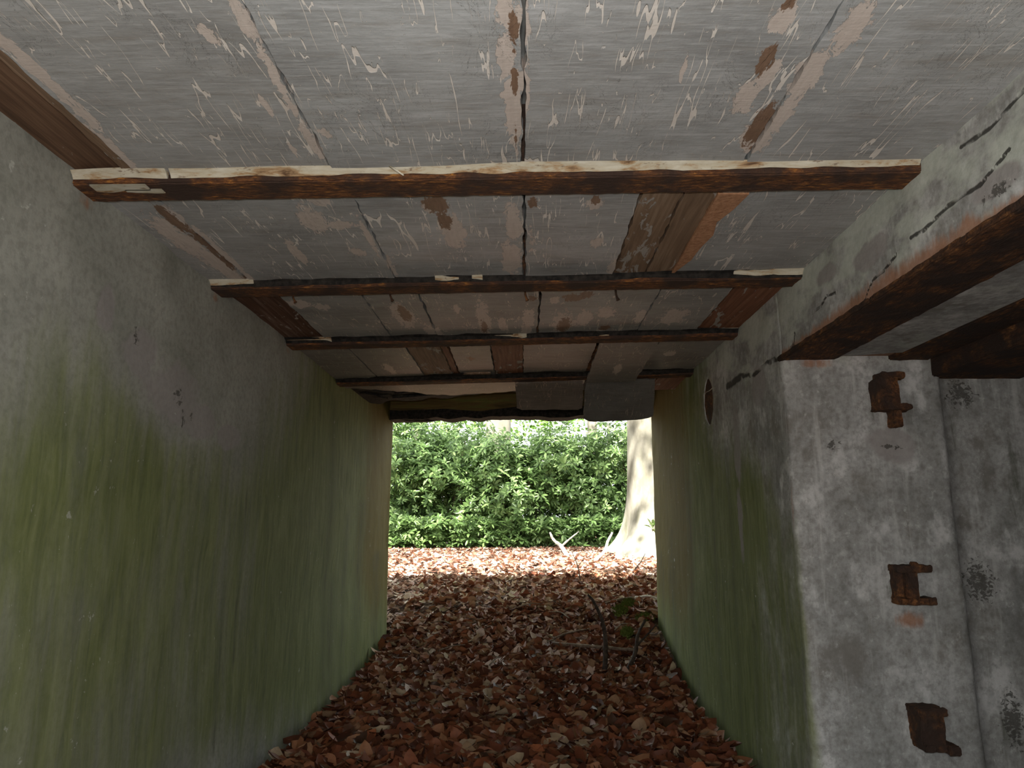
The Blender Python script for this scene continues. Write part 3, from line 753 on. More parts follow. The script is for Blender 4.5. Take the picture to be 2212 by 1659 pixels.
def hanging_slab(name, corners, mat, label, thick=0.016, n=14, seed=0):
    tl, tr, br, bl = [Vector(c) for c in corners]
    nrm = (tr - tl).cross(bl - tl).normalized()
    V, F = [], []
    for j in range(n + 1):
        for i in range(n + 1):
            u, v = i / n, j / n
            p = tl.lerp(tr, u).lerp(bl.lerp(br, u), v)
            q = np.array([[p.x * 6, p.z * 6 + p.y, seed]])
            e = 0.010 if (i in (0, n) or j in (0, n)) else 0.0
            d = float(fbm(q * 2.2, 3)[0]); d2 = float(fbm(q * 2.2 + 9, 3)[0])
            p = p + (tr - tl).normalized() * d * e + (bl - tl).normalized() * d2 * e + nrm * float(fbm(q * 0.6, 2)[0]) * 0.006
            # rounded off lower corners
            if j == n and i in (0, n): p = p.lerp((tl + tr + bl + br) / 4, 0.07)
            V.append(p)
    m1 = len(V)
    V += [p + nrm * thick for p in V]
    w = n + 1
    for j in range(n):
        for i in range(n):
            a = j * w + i
            F += [(a, a + 1, a + w + 1, a + w), (m1 + a, m1 + a + w, m1 + a + w + 1, m1 + a + 1)]
    per = [i for i in range(w)] + [j * w + n for j in range(1, w)] + [n * w + i for i in range(n - 1, -1, -1)] + [j * w for j in range(n - 1, 0, -1)]
    for k in range(len(per)):
        a, b = per[k], per[(k + 1) % len(per)]
        F.append((a, a + m1, b + m1, b))
    me = mesh(name, V, F)
    A = coords(me)
    attr(me, 'peel', A[:, 0] * 0 - 1); attr(me, 'brown', A[:, 0] * 0 - 1)
    bm = bmesh.new(); bm.from_mesh(me); bmesh.ops.recalc_face_normals(bm, faces=bm.faces[:]); bm.to_mesh(me); bm.free()
    return tag(link(name, me, mat), label, 'slab', 'slabs hanging at the exit')

def px(x, z, y):      # plan helper: keeps a point list readable
    return (x, y, z)

# ------------------------------------------------------------------ steel beams across the passage
def jag(name, pts_fn, n):  # sweep of a cross section along X
    V, F = [], []
    for i in range(n + 1):
        V += pts_fn(i / n)
    m = len(V) // (n + 1)
    for i in range(n):
        for k in range(m):
            k2 = (k + 1) % m
            F.append((i * m + k, i * m + k2, (i + 1) * m + k2, (i + 1) * m + k))
    F.append(tuple(range(m - 1, -1, -1))); F.append(tuple(range(n * m, (n + 1) * m)))
    return mesh(name, V, F)

def fillet_mesh(y0, x0, x1, seed, full=1.0):
    n = max(6, int((x1 - x0) / 0.02))
    def sec(u):
        x = x0 + (x1 - x0) * u
        r = float(fbm(np.array([[x * 14, seed, 0.0]]), 3)[0]); r2 = float(fbm(np.array([[x * 5, seed + 7, 0.0]]), 2)[0])
        e = 1.0 if 0 < u < 1 else 0.5
        ya = y0 - 0.024 - 0.006 * r2
        yb = y0 - 0.0045
        zb = 2.0495 + 0.0035 * r - 0.002 * r2
        return [(x, ya, 2.068), (x, (ya * 0.4 + yb * 0.6), 2.060 - 0.002 * e), (x, yb, zb), (x, yb + 0.006, zb + 0.003), (x, yb + 0.006, 2.068)]
    return jag('fillet', sec, n)

def cross_beam(k, label, seed, fillets, vis=True, edge_w=0.0):
    y = FL[k]
    root = empty('steel_beam', (0, y + FW / 2, ZB))
    tag(root, label, 'beam', 'steel beams across the ceiling')
    st = 0.03 if vis else 0.3
    me = boxes_mesh('flange', [(XL - 0.05, XR + 0.07, -FW / 2, FW / 2, 0.0, 0.028)], st, 0.0016, 45, seed, 0.004 if vis else 0)
    sk = lambda m: [set_coords(m, skew(coords(m) + np.array([0, y + FW / 2, 0])) - np.array([0, y + FW / 2, 0])), m][1]
    sk(me)
    link('bottom_flange', me, M['rust_x'], root)
    me = boxes_mesh('web', [(XL - 0.05, XR + 0.07, -0.005, 0.005, 0.028, 0.243)], 0.4)
    sk(me)
    link('web', me, M['rust_x'], root)
    if edge_w:  # black ragged strip along the front of the flange
        def sec(u, x0=XL - 0.02, x1=XR + 0.05):
            x = x0 + (x1 - x0) * u
            r = float(fbm(np.array([[x * 11, seed + 3, 0.0]]), 4)[0]); r2 = float(fbm(np.array([[x * 4, seed + 9, 0.0]]), 3)[0])
            yf = -FW / 2
            return [(x, yf - edge_w * (1 + 0.5 * r), 0.031), (x, yf - edge_w * 0.45, 0.024), (x, yf - 0.003, 0.008 + 0.005 * r2), (x, yf + 0.004, 0.010 + 0.005 * r2), (x, yf + 0.004, 0.031)]
        f = link('bitumen_edge', sk(jag('bitumen_edge', sec, 90)), M['soot'], root); f['label'] = 'black bitumen edge'
    for (a, b) in fillets:
        me = fillet_mesh(0, a, b, seed)
        P = coords(me); P[:, 1] -= FW / 2; P[:, 2] -= ZB; set_coords(me, P); sk(me)
        f = link('mortar_fillet', me, M['fillet'], root); f['label'] = 'cream mortar edge along the beam'
    return root
BL = ['wide rusty steel beam nearest the camera with a cream mortar edge', 'second rusty steel beam counted from the camera', 'third rusty steel beam counted from the camera', 'fourth rusty steel beam, nearest the exit, half covered by a dropped panel']
b1 = cross_beam(4, BL[0], 1.0, [(XL + 0.005, -0.94), (-0.93, 1.02)])
b2 = cross_beam(5, BL[1], 2.0, [(XL, -1.03), (-0.33, -0.24), (-0.19, -0.15), (0.78, 1.03)], edge_w=0.016)
b3 = cross_beam(6, BL[2], 3.0, [(XL, -0.96), (-0.48, -0.42), (-0.15, 0.02), (0.30, 0.42), (0.86, 1.03)], edge_w=0.030)
b4 = cross_beam(7, BL[3], 4.0, [], edge_w=0.05)
for k in (0, 1, 2, 3):
    b = cross_beam(k, 'rusty steel ceiling beam behind the camera', 5.0 + k, [], False)
# pale paint rests on the left end of the first beam and a loose straw
for (x0, x1, yy, w) in [(-1.15, -1.0, -0.02, 0.016), (-1.07, -0.97, 0.0, 0.008)]:
    me = ragged_sheet('flake', x0, x1, yy - w, lambda x: yy + w + 0 * x, -0.004, 0.012, x0 * 7, 0.003, 24)
    f = link('paint_rest', me, M['fillet'], b1)
# bent nails under the second beam
for (x, yy, s) in [(0.01, 2.70, 0.05), (0.37, 2.70, 0.05), (-0.53, 2.71, 0.045), (-0.93, 2.74, 0.04)]:
    me = tube('nail', [(0, 0, 0.0), (0.001, 0.0, -s * 0.5), (0.006, 0.004, -s * 0.8), (0.010, 0.004, -s)], [0.004, 0.004, 0.0045, 0.008], 6)
    o = link('bent_nail', me, M['rust'], ceiling); o.location = (x, yy, ZC + 0.004)
me = tube('straw', [(-0.345, 1.70, 2.064), (-0.33, 1.69, 2.05), (-0.305, 1.685, 2.03)], [0.003, 0.003, 0.002], 5)
tag(link('straw', me, M['dry']), 'short pale straw caught on the mortar edge of the nearest beam', 'straw')

# hanging slabs
hanging_slab('hanging_slab', [(-0.045, 4.44, 2.03), (0.39, 4.44, 2.035), (0.40, 4.72, 1.905), (-0.04, 4.72, 1.905)], M['slab_brown'], 'brownish grey slab hanging below the roof, left of the longer dark slab', seed=2)
hanging_slab('hanging_slab', [(0.395, 4.40, 2.035), (0.83, 4.40, 2.045), (0.87, 4.72, 1.838), (0.405, 4.72, 1.818)], M['slab'], 'dark grey slab hanging lowest at the top of the exit', seed=6)

# end lintel
lin = empty('end_lintel', (0, 6.05, 2.05))
tag(lin, 'rotten mossy timber lintel over the exit of the passage', 'lintel')
me = boxes_mesh('lintel', [(XL - 0.02, 1.12, -0.03, 0.2, 0.06, 0.225)], 0.06, 0.006, 12, 3)
sk = lambda m: [set_coords(m, skew(coords(m) + np.array([0, 6.05, 0])) - np.array([0, 6.05, 0])), m][1]
link('mossy_timber', sk(me), M['mossy'], lin)
xs = np.linspace(XL + 0.03, 1.10, 90)
zb = -0.005 + 0.012 * fbm(np.stack([xs * 8, xs * 0, xs * 0], -1), 4)
zt = 0.075 + 0.02 * fbm(np.stack([xs * 3, xs * 0 + 9, xs * 0], -1), 3)
V = [(x, -0.045, z) for x, z in zip(xs, zb)] + [(x, -0.045, z) for x, z in zip(xs, zt)] + [(x, 0.21, z + 0.005) for x, z in zip(xs, zb)] + [(x, 0.21, z) for x, z in zip(xs, zt)]
n_ = 90
F = []
for i in range(n_ - 1):
    F += [(i, i + 1, n_ + i + 1, n_ + i), (2 * n_ + i, i, i, i + 1)[:0] or (i, 2 * n_ + i, 2 * n_ + i + 1, i + 1), (n_ + i, n_ + i + 1, 3 * n_ + i + 1, 3 * n_ + i), (2 * n_ + i, 3 * n_ + i, 3 * n_ + i + 1, 2 * n_ + i + 1)]
f = link('charred_board', sk(mesh('charred', V, F)), M['soot'], lin); f['label'] = 'black rotten board with a ragged lower edge'
for i in range(9):
    x = -1.12 + i * 0.03
    me = tube('splinter', [(x, 0.02, 0.01), (x + 0.08, 0.0, -0.006 - 0.004 * (i % 3)), (x + 0.14 + 0.02 * (i % 2), -0.01, -0.012 - 0.006 * (i % 4))], [0.004, 0.003, 0.001], 5)
    link('splinter', sk(me), M['soot'], lin)

# ------------------------------------------------------------------ side opening: lintel steel
def side_beam(x0, x1, z0, z1, label, seed, y0=0.75, y1=2.80):
    root = empty('side_lintel_beam', ((x0 + x1) / 2, (y0 + y1) / 2, z0))
    tag(root, label, 'beam', 'rusty lintel beams over the side opening')
    h = (y1 - y0) / 2; w = (x1 - x0) / 2
    me = boxes_mesh('flange', [(-w, w, -h, h, 0, z1 - z0)], 0.03, 0.0022, 35, seed, 0.004)
    link('bottom_flange', me, M['rust_y'], root)
    return root
side_beam(XR - 0.006, 1.235, 1.785, 1.81, 'broad rusty steel lintel along the right wall with rust stained plaster above', 3)
side_beam(1.445, 1.60, 1.782, 1.81, 'narrow dark rusty lintel, middle one over the side opening', 5)
side_beam(1.605, 1.98, 1.716, 1.81, 'deep dark rusty lintel farthest into the side opening', 7)
me = ragged_sheet('side_plaster', 1.237, 1.443, 0.9, lambda x: 2.70 - 0.25 * (x - 1.237), 1.788, 0.02, 4.4, 0.015)
for k in ('green', 'ochre', 'dark', 'bare', 'rust', 'chip', 'crack'): attr(me, k, np.full(len(me.vertices), -1.0))
link('plaster_strip', me, M['wall_right'], upper)

# ------------------------------------------------------------------ sawn-off beam stubs in the jamb
def stub(label, cx, z0, z1, top, bot, web, prot, extra=(), seed=0):
    root = empty('sawn_beam_stub', (cx, JY - prot / 2, z0))
    tag(root, label, 'beam stub', 'sawn off steel stubs on the jamb')
    h = z1 - z0
    def p(name, b, s, amp=0.0035):
        link(name, boxes_mesh(name, [b], 0.012, amp, 55, s + seed, 0.003), M['rust'], root)
    d0, d1 = -prot / 2, prot / 2 + 0.03
    p('top_flange', (top[0], top[1], d0, d1, h - 0.024, h), 1)
    p('bottom_flange', (bot[0], bot[1], d0, d1, 0, 0.024), 2)
    p('web', (web[0], web[1], d0 + 0.006, d1, 0.02, h - 0.02), 3)
    for i, e in enumerate(extra): p('tab', e, 4 + i)
    return root
stub('rusty sawn-off beam stub with a tab below, uppermost on the jamb', 1.41, 1.575, 1.722, (-0.035, 0.055), (-0.055, 0.07), (-0.045, 0.03), 0.07, [(0.005, 0.036, -0.02, 0.05, -0.062, 0.002), (-0.055, -0.03, -0.03, 0.05, 0.02, 0.12)], 1)
stub('rusty sawn-off beam stub above an orange stain, middle one on the jamb', 1.42, 0.862, 1.0, (-0.06, 0.065), (-0.06, 0.072), (-0.03, 0.015), 0.07, [(0.0, 0.02, -0.03, 0.0, 0.13, 0.15), (-0.055, -0.02, -0.005, 0.05, 0.01, 0.125)], 11)
stub('dark rusty sawn-off beam stub, lowest on the jamb', 1.43, 0.375, 0.515, (-0.055, 0.045), (-0.045, 0.065), (-0.05, 0.035), 0.085, [(0.03, 0.07, -0.055, 0.0, -0.006, 0.022)], 21)

# ------------------------------------------------------------------ leaves
def leaf_template(n, L, W, fold, bend, twist, rag, rr):
    """folded, curled leaf blade lying along +Y, origin at its middle"""
    V, F = [], []
    for i in range(n + 1):
        t_ = i / n
        w = W * 0.5 * (math.sin(math.pi * min(1, t_ ** 0.85)) ** 0.75 if 0 < t_ < 1 else 0.0)
        zc = bend * ((t_ - 0.45) ** 2) * 4 * L
        tw = twist * (t_ - 0.5)
        row = []
        for s in (-1, 0, 1):
            ww = w * (1 + (rr.uniform(-rag, rag) if s else 0))
            x = s * ww
            z = abs(s) * ww * fold
            row.append((x * math.cos(tw) - z * math.sin(tw), (t_ - 0.5) * L, zc + x * math.sin(tw) + z * math.cos(tw)))
        V += row
    for i in range(n):
        a, b = i * 3, i * 3 + 3
        for s in (0, 1):
            F += [(a + s, a + s + 1, b + s + 1), (a + s, b + s + 1, b + s)]
    return np.array(V), np.array(F)

def rot_mats(yaw, tilt, roll):
    cy, sy, ct, st_, cr, sr = np.cos(yaw), np.sin(yaw), np.cos(tilt), np.sin(tilt), np.cos(roll), np.sin(roll)
    o, z = np.ones_like(yaw), np.zeros_like(yaw)
    Rz = np.stack([np.stack([cy, -sy, z], -1), np.stack([sy, cy, z], -1), np.stack([z, z, o], -1)], -2)
    Rx = np.stack([np.stack([o, z, z], -1), np.stack([z, ct, -st_], -1), np.stack([z, st_, ct], -1)], -2)
    Ry = np.stack([np.stack([cr, z, sr], -1), np.stack([z, o, z], -1), np.stack([-sr, z, cr], -1)], -2)
    return Rz @ Rx @ Ry

def scatter(name, temps, P, RM, S):
    VV, FF, off = [], [], 0
    which = RNG.integers(0, len(temps), len(P))
    for k, (v, f) in enumerate(temps):
        idx = np.where(which == k)[0]
        if len(idx) == 0: continue
        W = np.einsum('nij,vj->nvi', RM[idx], v) * S[idx][:, None, None] + P[idx][:, None, :]
        m = len(v)
        G = f[None] + (np.arange(len(idx)) * m)[:, None, None] + off
        VV.append(W.reshape(-1, 3)); FF.append(G.reshape(-1, 3)); off += m * len(idx)
    return mesh_tris(name, np.concatenate(VV), np.concatenate(FF), True)

rr = random.Random(3)
near_t = [leaf_template(6, 0.10, 0.066, rr.uniform(0.1, 0.6), rr.uniform(-0.15, 0.35), rr.uniform(-0.9, 0.9), 0.16, rr) for _ in range(10)]
far_t = [leaf_template(3, 0.09, 0.06, rr.uniform(0.1, 0.5), rr.uniform(-0.1, 0.25), rr.uniform(-0.6, 0.6), 0.1, rr) for _ in range(6)]

LS = [(0.0, (0.065, 0.020, 0.010)), (0.3, (0.155, 0.046, 0.020)), (0.6, (0.24, 0.080, 0.034)), (0.8, (0.29, 0.13, 0.06)), (0.92, (0.33, 0.215, 0.125)), (1.0, (0.42, 0.33, 0.22))]
M['litter'] = mat_leaf('fallen_beech_leaves', LS, 'island', 0.12, 0.65)
M['litter_out'] = mat_leaf('dry_beech_leaves', [(0.0, (0.17, 0.065, 0.038)), (0.35, (0.33, 0.17, 0.11)), (0.7, (0.48, 0.32, 0.24)), (1.0, (0.62, 0.50, 0.42))], 'island', 0.15, 0.55)
M['leaf_red'] = mat_leaf('rust_brown_leaf', [(0.0, (0.14, 0.040, 0.016)), (0.5, (0.25, 0.075, 0.032)), (1.0, (0.35, 0.12, 0.05))], 'object', 0.15, 0.5)
M['leaf_dark'] = mat_leaf('dark_brown_leaf', [(0.0, (0.05, 0.024, 0.014)), (1.0, (0.11, 0.052, 0.03))], 'object', 0.1, 0.45)
M['leaf_pale'] = mat_leaf('pale_tan_leaf', [(0.0, (0.28, 0.19, 0.12)), (1.0, (0.46, 0.36, 0.25))], 'object', 0.15, 0.5)

def litter(name, n, x0, x1, y0, y1, temps, mat, s0, s1, tilt, lift, label):
    x = RNG.uniform(x0, x1, n); y = RNG.uniform(y0, y1, n)
    if x0 < -1.1 and y0 < 5:
        keep = (x < np.where((y > 2.65) & (y < 6.1), np.where(y > 4.6, 1.0, 0.965), 3.0)) & (x > -1.12)
        x, y = x[keep], y[keep]
    n = len(x)
    wallpile = 0.05 * np.clip((np.abs(x + 0.08) - 0.8) / 0.3, 0, 1) * (y < 6.2)
    z = gz(x, y) + RNG.uniform(0.0, lift, n) + wallpile * RNG.uniform(0, 1, n) + 0.008
    RM = rot_mats(RNG.uniform(0, 6.283, n), RNG.normal(0, tilt, n), RNG.normal(0, tilt, n))
    me = scatter(name, temps, np.stack([x, y, z], 1), RM, RNG.uniform(s0, s1, n))
    return tag(link(name, me, mat), label, 'leaves', kind='stuff')
litter('leaf_litter', 13500, -1.13, 1.4, 1.6, 6.6, near_t, M['litter'], 0.6, 1.25, 0.42, 0.05, 'deep brown leaf litter covering the passage floor')
def mixed(name, n, ya, yb, mat, label, flip):
    x = RNG.uniform(-1.1, 1.35, n); u = RNG.uniform(0, 1, n) ** 1.6
    y = yb - u * (yb - ya) if flip else ya + u * (yb - ya)
    k = (x < np.where(y < 6.1, 0.99, 3)) & ((x > -1.12))
    x, y = x[k], y[k]; n = len(x)
    RM = rot_mats(RNG.uniform(0, 6.283, n), RNG.normal(0, 0.45, n), RNG.normal(0, 0.45, n))
    me = scatter(name, near_t, np.stack([x, y, gz(x, y) + RNG.uniform(0.01, 0.065, n)], 1), RM, RNG.uniform(0.6, 1.1, n))
    return tag(link(name, me, mat), label, 'leaves', kind='stuff')
mixed('dry_leaf_drift', 1500, 4.7, 6.6, M['litter_out'], 'paler dry leaves blown in over the litter at the exit', True)
mixed('brown_leaf_drift', 1500, 6.4, 8.4, M['litter'], 'darker brown leaves scattered on the ground just outside the exit', False)
litter('sunlit_leaf_litter', 26000, -4.5, 4.5, 6.4, 14.0, far_t, M['litter_out'], 0.6, 1.2, 0.35, 0.03, 'dry pale leaf litter on the ground outside the exit')

# the leaves that show largest, one by one
lm = {}
for key in ('leaf_red', 'leaf_dark', 'leaf_pale'):
    lm[key] = []
    for k in range(5):
        v, f = leaf_template(8, 0.092, 0.062, rr.uniform(0.1, 0.55), rr.uniform(-0.1, 0.35), rr.uniform(-1.0, 1.0), 0.14, rr)
        me = mesh_tris('fallen_leaf', v, f, True); me.materials.append(M[key]); lm[key].append(me)
LAB = {'leaf_red': 'rust brown curled beech leaf on the floor', 'leaf_dark': 'dark brown beech leaf on the floor', 'leaf_pale': 'pale tan dry beech leaf on the floor'}
GRP = {'leaf_red': 'rust brown leaves on the passage floor', 'leaf_dark': 'dark brown leaves on the passage floor', 'leaf_pale': 'pale tan leaves on the passage floor'}
cnt = 0
while cnt < 290:
    y = 3.2 + 2.2 * random.random() ** 1.3
    hw = 0.33 * y
    x = random.uniform(max(-1.1, -hw), min(0.95, hw))
    key = random.choices(['leaf_red', 'leaf_dark', 'leaf_pale'], [6, 2.5, 1.0])[0]
    o = bpy.data.objects.new('fallen_leaf', random.choice(lm[key])); COL.objects.link(o)
    o.location = (x, y, float(gz(x, y)) + random.uniform(0.045, 0.065))
    o.rotation_euler = (random.gauss(0, 0.4), random.gauss(0, 0.4), random.uniform(0, 6.28))
    s = random.uniform(0.8, 1.25); o.scale = (s, s, s)
    zn = 'beside the left wall' if x < -0.62 else ('beside the right wall' if x > 0.5 else ('in the middle, near the camera' if y < 4.1 else 'in the middle, toward the exit'))
    tag(o, LAB[key] + ' ' + zn, 'leaf', GRP[key] + ' ' + zn)
    cnt += 1

# ------------------------------------------------------------------ twigs, branches and moss on the ground
M['bark_dark'] = mat_plain('dark_wet_bark', (0.022, 0.016, 0.012), (0.07, 0.05, 0.037), 40, 0.8, 0.7, 0.004)
M['bark_pale'] = mat_plain('bleached_bark', (0.33, 0.29, 0.24), (0.58, 0.54, 0.48), 30, 0.8, 0.5, 0.003)
M['bark_brown'] = mat_plain('brown_bark', (0.10, 0.07, 0.05), (0.24, 0.18, 0.13), 40, 0.85, 0.6, 0.003)
def branch(name, label, paths, mat, seed, cat='branch', group=None):
    root = empty(name, paths[0][0][0])
    base = Vector(paths[0][0][0])
    tag(root, label, cat, group)
    for i, (ctrl, r0, r1) in enumerate(paths):
        pts = [p - base for p in smooth_path(ctrl, 16)]
        rd = list(np.linspace(r0, r1, len(pts)))
        link('stem' if i == 0 else 'side_shoot', tube('stem', pts, rd, 7, r0 * 0.18, seed + i), mat, root)
    return root
def G(x, y, dz=0.0): return (x, y, float(gz(x, y)) + dz + (0.03 if y < 9 else 0.015))
branch('dead_branch', 'dark bent branch rising upright from the leaf litter', [([G(0.54, 5.02, 0.02), G(0.56, 5.1, 0.17), G(0.55, 5.16, 0.30), G(0.50, 5.2, 0.42), G(0.46, 5.24, 0.47)], 0.017, 0.008)], M['bark_dark'], 1)
branch('dead_branch', 'dark forked branch leaning against the litter beside the right wall', [([G(0.68, 5.02, 0.01), G(0.76, 5.12, 0.10), G(0.80, 5.2, 0.19), G(0.86, 5.25, 0.26)], 0.017, 0.009), ([G(0.78, 5.15, 0.14), G(0.85, 5.18, 0.18), G(0.93, 5.2, 0.24)], 0.009, 0.004)], M['bark_dark'], 2)
branch('dead_branch', 'straight grey stick lying across the litter on the right', [([G(0.22, 5.55, 0.05), G(0.45, 5.42, 0.06), G(0.62, 5.35, 0.055), G(0.82, 5.28, 0.05)], 0.013, 0.010)], M['bark_brown'], 3)
branch('twig', 'thin curved tan twig lying on litter left of the upright branch', [([G(0.18, 5.6, 0.05), G(0.30, 5.68, 0.07), G(0.42, 5.78, 0.065), G(0.52, 5.85, 0.05)], 0.009, 0.005)], M['bark_brown'], 4, 'twig')
branch('twig', 'pale forked twig lying in front of the right end of the exit', [([G(0.72, 6.5, 0.04), G(0.85, 6.52, 0.06), G(0.98, 6.5, 0.06), G(1.12, 6.4, 0.04)], 0.012, 0.006), ([G(0.98, 6.5, 0.06), G(1.0, 6.4, 0.05), G(0.98, 6.25, 0.045)], 0.008, 0.004)], M['bark_brown'], 5, 'twig')
branch('twig', 'short thin twig beside the right jamb', [([G(1.0, 6.6, 0.05), G(1.12, 6.5, 0.08), G(1.22, 6.42, 0.05)], 0.012, 0.008)], M['bark_pale'], 6, 'twig')
branch('dead_branch', 'bleached pale branch lying in the sun at the shrub edge', [([G(0.62, 10.4, 0.03), G(0.58, 11.1, 0.12), G(0.50, 11.8, 0.20), G(0.46, 12.3, 0.30)], 0.035, 0.02), ([G(0.58, 11.1, 0.12), G(0.75, 11.6, 0.24), G(0.92, 12.0, 0.34)], 0.02, 0.008)], M['bark_pale'], 7)
branch('dead_branch', 'bleached pale branch leaning on the foot of the big beech', [([G(0.95, 9.6, 0.04), G(1.12, 10.1, 0.10), G(1.22, 10.5, 0.22), G(1.30, 10.6, 0.34)], 0.028, 0.015)], M['bark_pale'], 8)
branch('twig', 'thin bare twig standing upright in the sunlit litter', [([G(0.62, 8.0, 0.0), G(0.60, 8.05, 0.15), G(0.54, 8.1, 0.3)], 0.008, 0.003), ([G(0.60, 8.05, 0.15), G(0.68, 8.1, 0.24)], 0.004, 0.002)], M['bark_dark'], 9, 'twig')
branch('twig', 'dark twig with upturned tips beside the beech root', [([G(1.25, 8.4, 0.02), G(1.36, 8.5, 0.12), G(1.42, 8.5, 0.22)], 0.008, 0.003), ([G(1.36, 8.5, 0.12), G(1.5, 8.5, 0.17)], 0.005, 0.002)], M['bark_dark'], 10, 'twig')
for i, (x, y, a, l) in enumerate([(-0.55, 5.7, 0.4, 0.22), (-0.2, 5.2, 1.2, 0.2), (0.3, 6.2, 2.2, 0.25), (0.75, 5.75, 0.9, 0.2), (0.05, 6.5, 0.1, 0.22), (-0.7, 6.3, 2.7, 0.2)]):
    dx, dy = math.cos(a) * l, math.sin(a) * l
    LT = ['thin twig on litter by the left wall', 'thin twig lying in the middle of the passage', 'thin twig lying across the shade edge', 'thin twig between the forked branch and right jamb', 'thin twig in the middle of the exit', 'thin twig at the foot of the left jamb'][i]
    branch('twig', LT, [([G(x - dx / 2, y - dy / 2, 0.06), G(x + 0.01, y + 0.015, 0.075), G(x + dx / 2, y + dy / 2, 0.06)], 0.006, 0.003)], M['bark_brown'], 20 + i, 'twig')

t = NT('green_moss')
_n = t.noise((70, 70, 70), 1, 4, 0.6)
M['moss'] = t.finish(t.ramp(_n, [(0.3, (0.05, 0.065, 0.012)), (0.6, (0.15, 0.19, 0.035)), (0.8, (0.28, 0.32, 0.08))]), 0.9, t.bump(_n, 1.0, 0.01), 0.2)
def moss(x, y, r, label, seed):
    n = 260
    th = RNG.uniform(0, 6.283, n); q = np.sqrt(RNG.uniform(0, 1, n)) * r
    X = x + np.cos(th) * q; Y = y + np.sin(th) * q
    Z = gz(X, Y) + 0.075 + 0.03 * (1 - (q / r) ** 2)
    tv = np.array([(-0.003, 0, 0), (0.003, 0, 0), (0, 0, 0.028), (0, -0.003, 0), (0, 0.003, 0)]); tf = np.array([(0, 1, 2), (3, 4, 2)])
    RM = rot_mats(RNG.uniform(0, 6.28, n), RNG.normal(0, 0.5, n), RNG.normal(0, 0.5, n))
    me = scatter('moss', [(tv, tf)], np.stack([X, Y, Z], 1), RM, RNG.uniform(0.7, 1.6, n))
    root = empty('moss_clump', (x, y, float(gz(x, y))))
    tag(root, label, 'moss', 'moss clumps by the right jamb')
    k = 12
    cv = [(0, 0, 0.095)] + [(math.cos(6.283 * i / k) * r * 0.6, math.sin(6.283 * i / k) * r * 0.6, 0.085) for i in range(k)] + [(math.cos(6.283 * i / k) * r, math.sin(6.283 * i / k) * r, 0.0) for i in range(k)]
    cf = [(0, 1 + i, 1 + (i + 1) % k) for i in range(k)] + [(1 + i, 1 + k + i, 1 + k + (i + 1) % k, 1 + (i + 1) % k) for i in range(k)]
    link('cushion', mesh('cushion', cv, cf, True), M['moss'], root)
    P = coords(me) - np.array(root.location); set_coords(me, P)
    f = link('moss_shoots', me, M['moss'], root); f['kind'] = 'stuff'
for i, (x, y, r, l) in enumerate([(0.80, 6.15, 0.07, 'small moss clump farthest left of the right jamb'), (0.97, 5.95, 0.08, 'round moss clump close to the right jamb'), (0.90, 6.35, 0.06, 'moss clump behind the others near the exit'), (0.78, 5.62, 0.05, 'tiny moss clump behind the forked branch')]):
    moss(x, y, r, l, i)

# ------------------------------------------------------------------ trees
def mat_beech(name, a, b, g):
    t = NT(name)
    n = t.noise((4, 4, 2.5), 1, 6, 0.62)
    v = t.noise((18, 18, 2.2), 1, 4, 0.6)
    c = t.mix(t.step(n, 0.3, 0.7), a, b)
    c = t.mix(t.step(v, 0.5, 0.75, 0, 0.5), c, g)
    d = t.step(t.noise((60, 60, 12), 1, 4, 0.7, 0.8), 0.66, 0.72)
    c = t.mix(t.m2('MULTIPLY', d, 0.6), c, (0.10, 0.09, 0.07))
    return t.finish(c, 0.8, t.bump(t.m2('ADD', n, t.m2('MULTIPLY', v, 0.5)), 0.5, 0.02), 0.25)
M['beech'] = mat_beech('beech_bark', (0.125, 0.118, 0.09), (0.215, 0.205, 0.17), (0.10, 0.11, 0.055))
M['trunk_far'] = mat_beech('distant_bark', (0.12, 0.115, 0.09), (0.21, 0.20, 0.165), (0.11, 0.12, 0.065))

def trunk_mesh(r0, h, flare, decay, lobes, phase, lean=(0, 0), rings=46, sides=64, rtop=0.6):
    zs = np.concatenate([np.linspace(-0.25, 1.6, rings // 2), np.linspace(1.6, h, rings - rings // 2 + 1)[1:]])
    th = np.linspace(0, 2 * np.pi, sides, endpoint=False)
    V = []
    for z in zs:
        zz = max(z, -0.1)
        e = np.exp(-zz / decay)
        taper = 1 - (1 - rtop) * max(0, zz) / h
        r = r0 * taper + flare * e * (0.55 + 0.45 * np.cos(lobes * th + phase)) + flare * 0.5 * np.exp(-zz / (decay * 0.4)) * np.clip(np.cos((lobes * 2 + 1) * th + phase * 2), 0, 1)
        P = np.stack([np.cos(th) * 2, np.sin(th) * 2, np.full(sides, z * 0.8)], 1)
        r = r * (1 + 0.025 * fbm(P, 3))
        V.append(np.stack([lean[0] * zz + r * np.cos(th), lean[1] * zz + r * np.sin(th), np.full(sides, z)], 1))
    V = np.concatenate(V)
    F = [(i * sides + k, i * sides + (k + 1) % sides, (i + 1) * sides + (k + 1) % sides, (i + 1) * sides + k) for i in range(len(zs) - 1) for k in range(sides)]
    F.append(tuple(range((len(zs) - 1) * sides, len(zs) * sides)))
    return mesh('trunk', V, F, True)

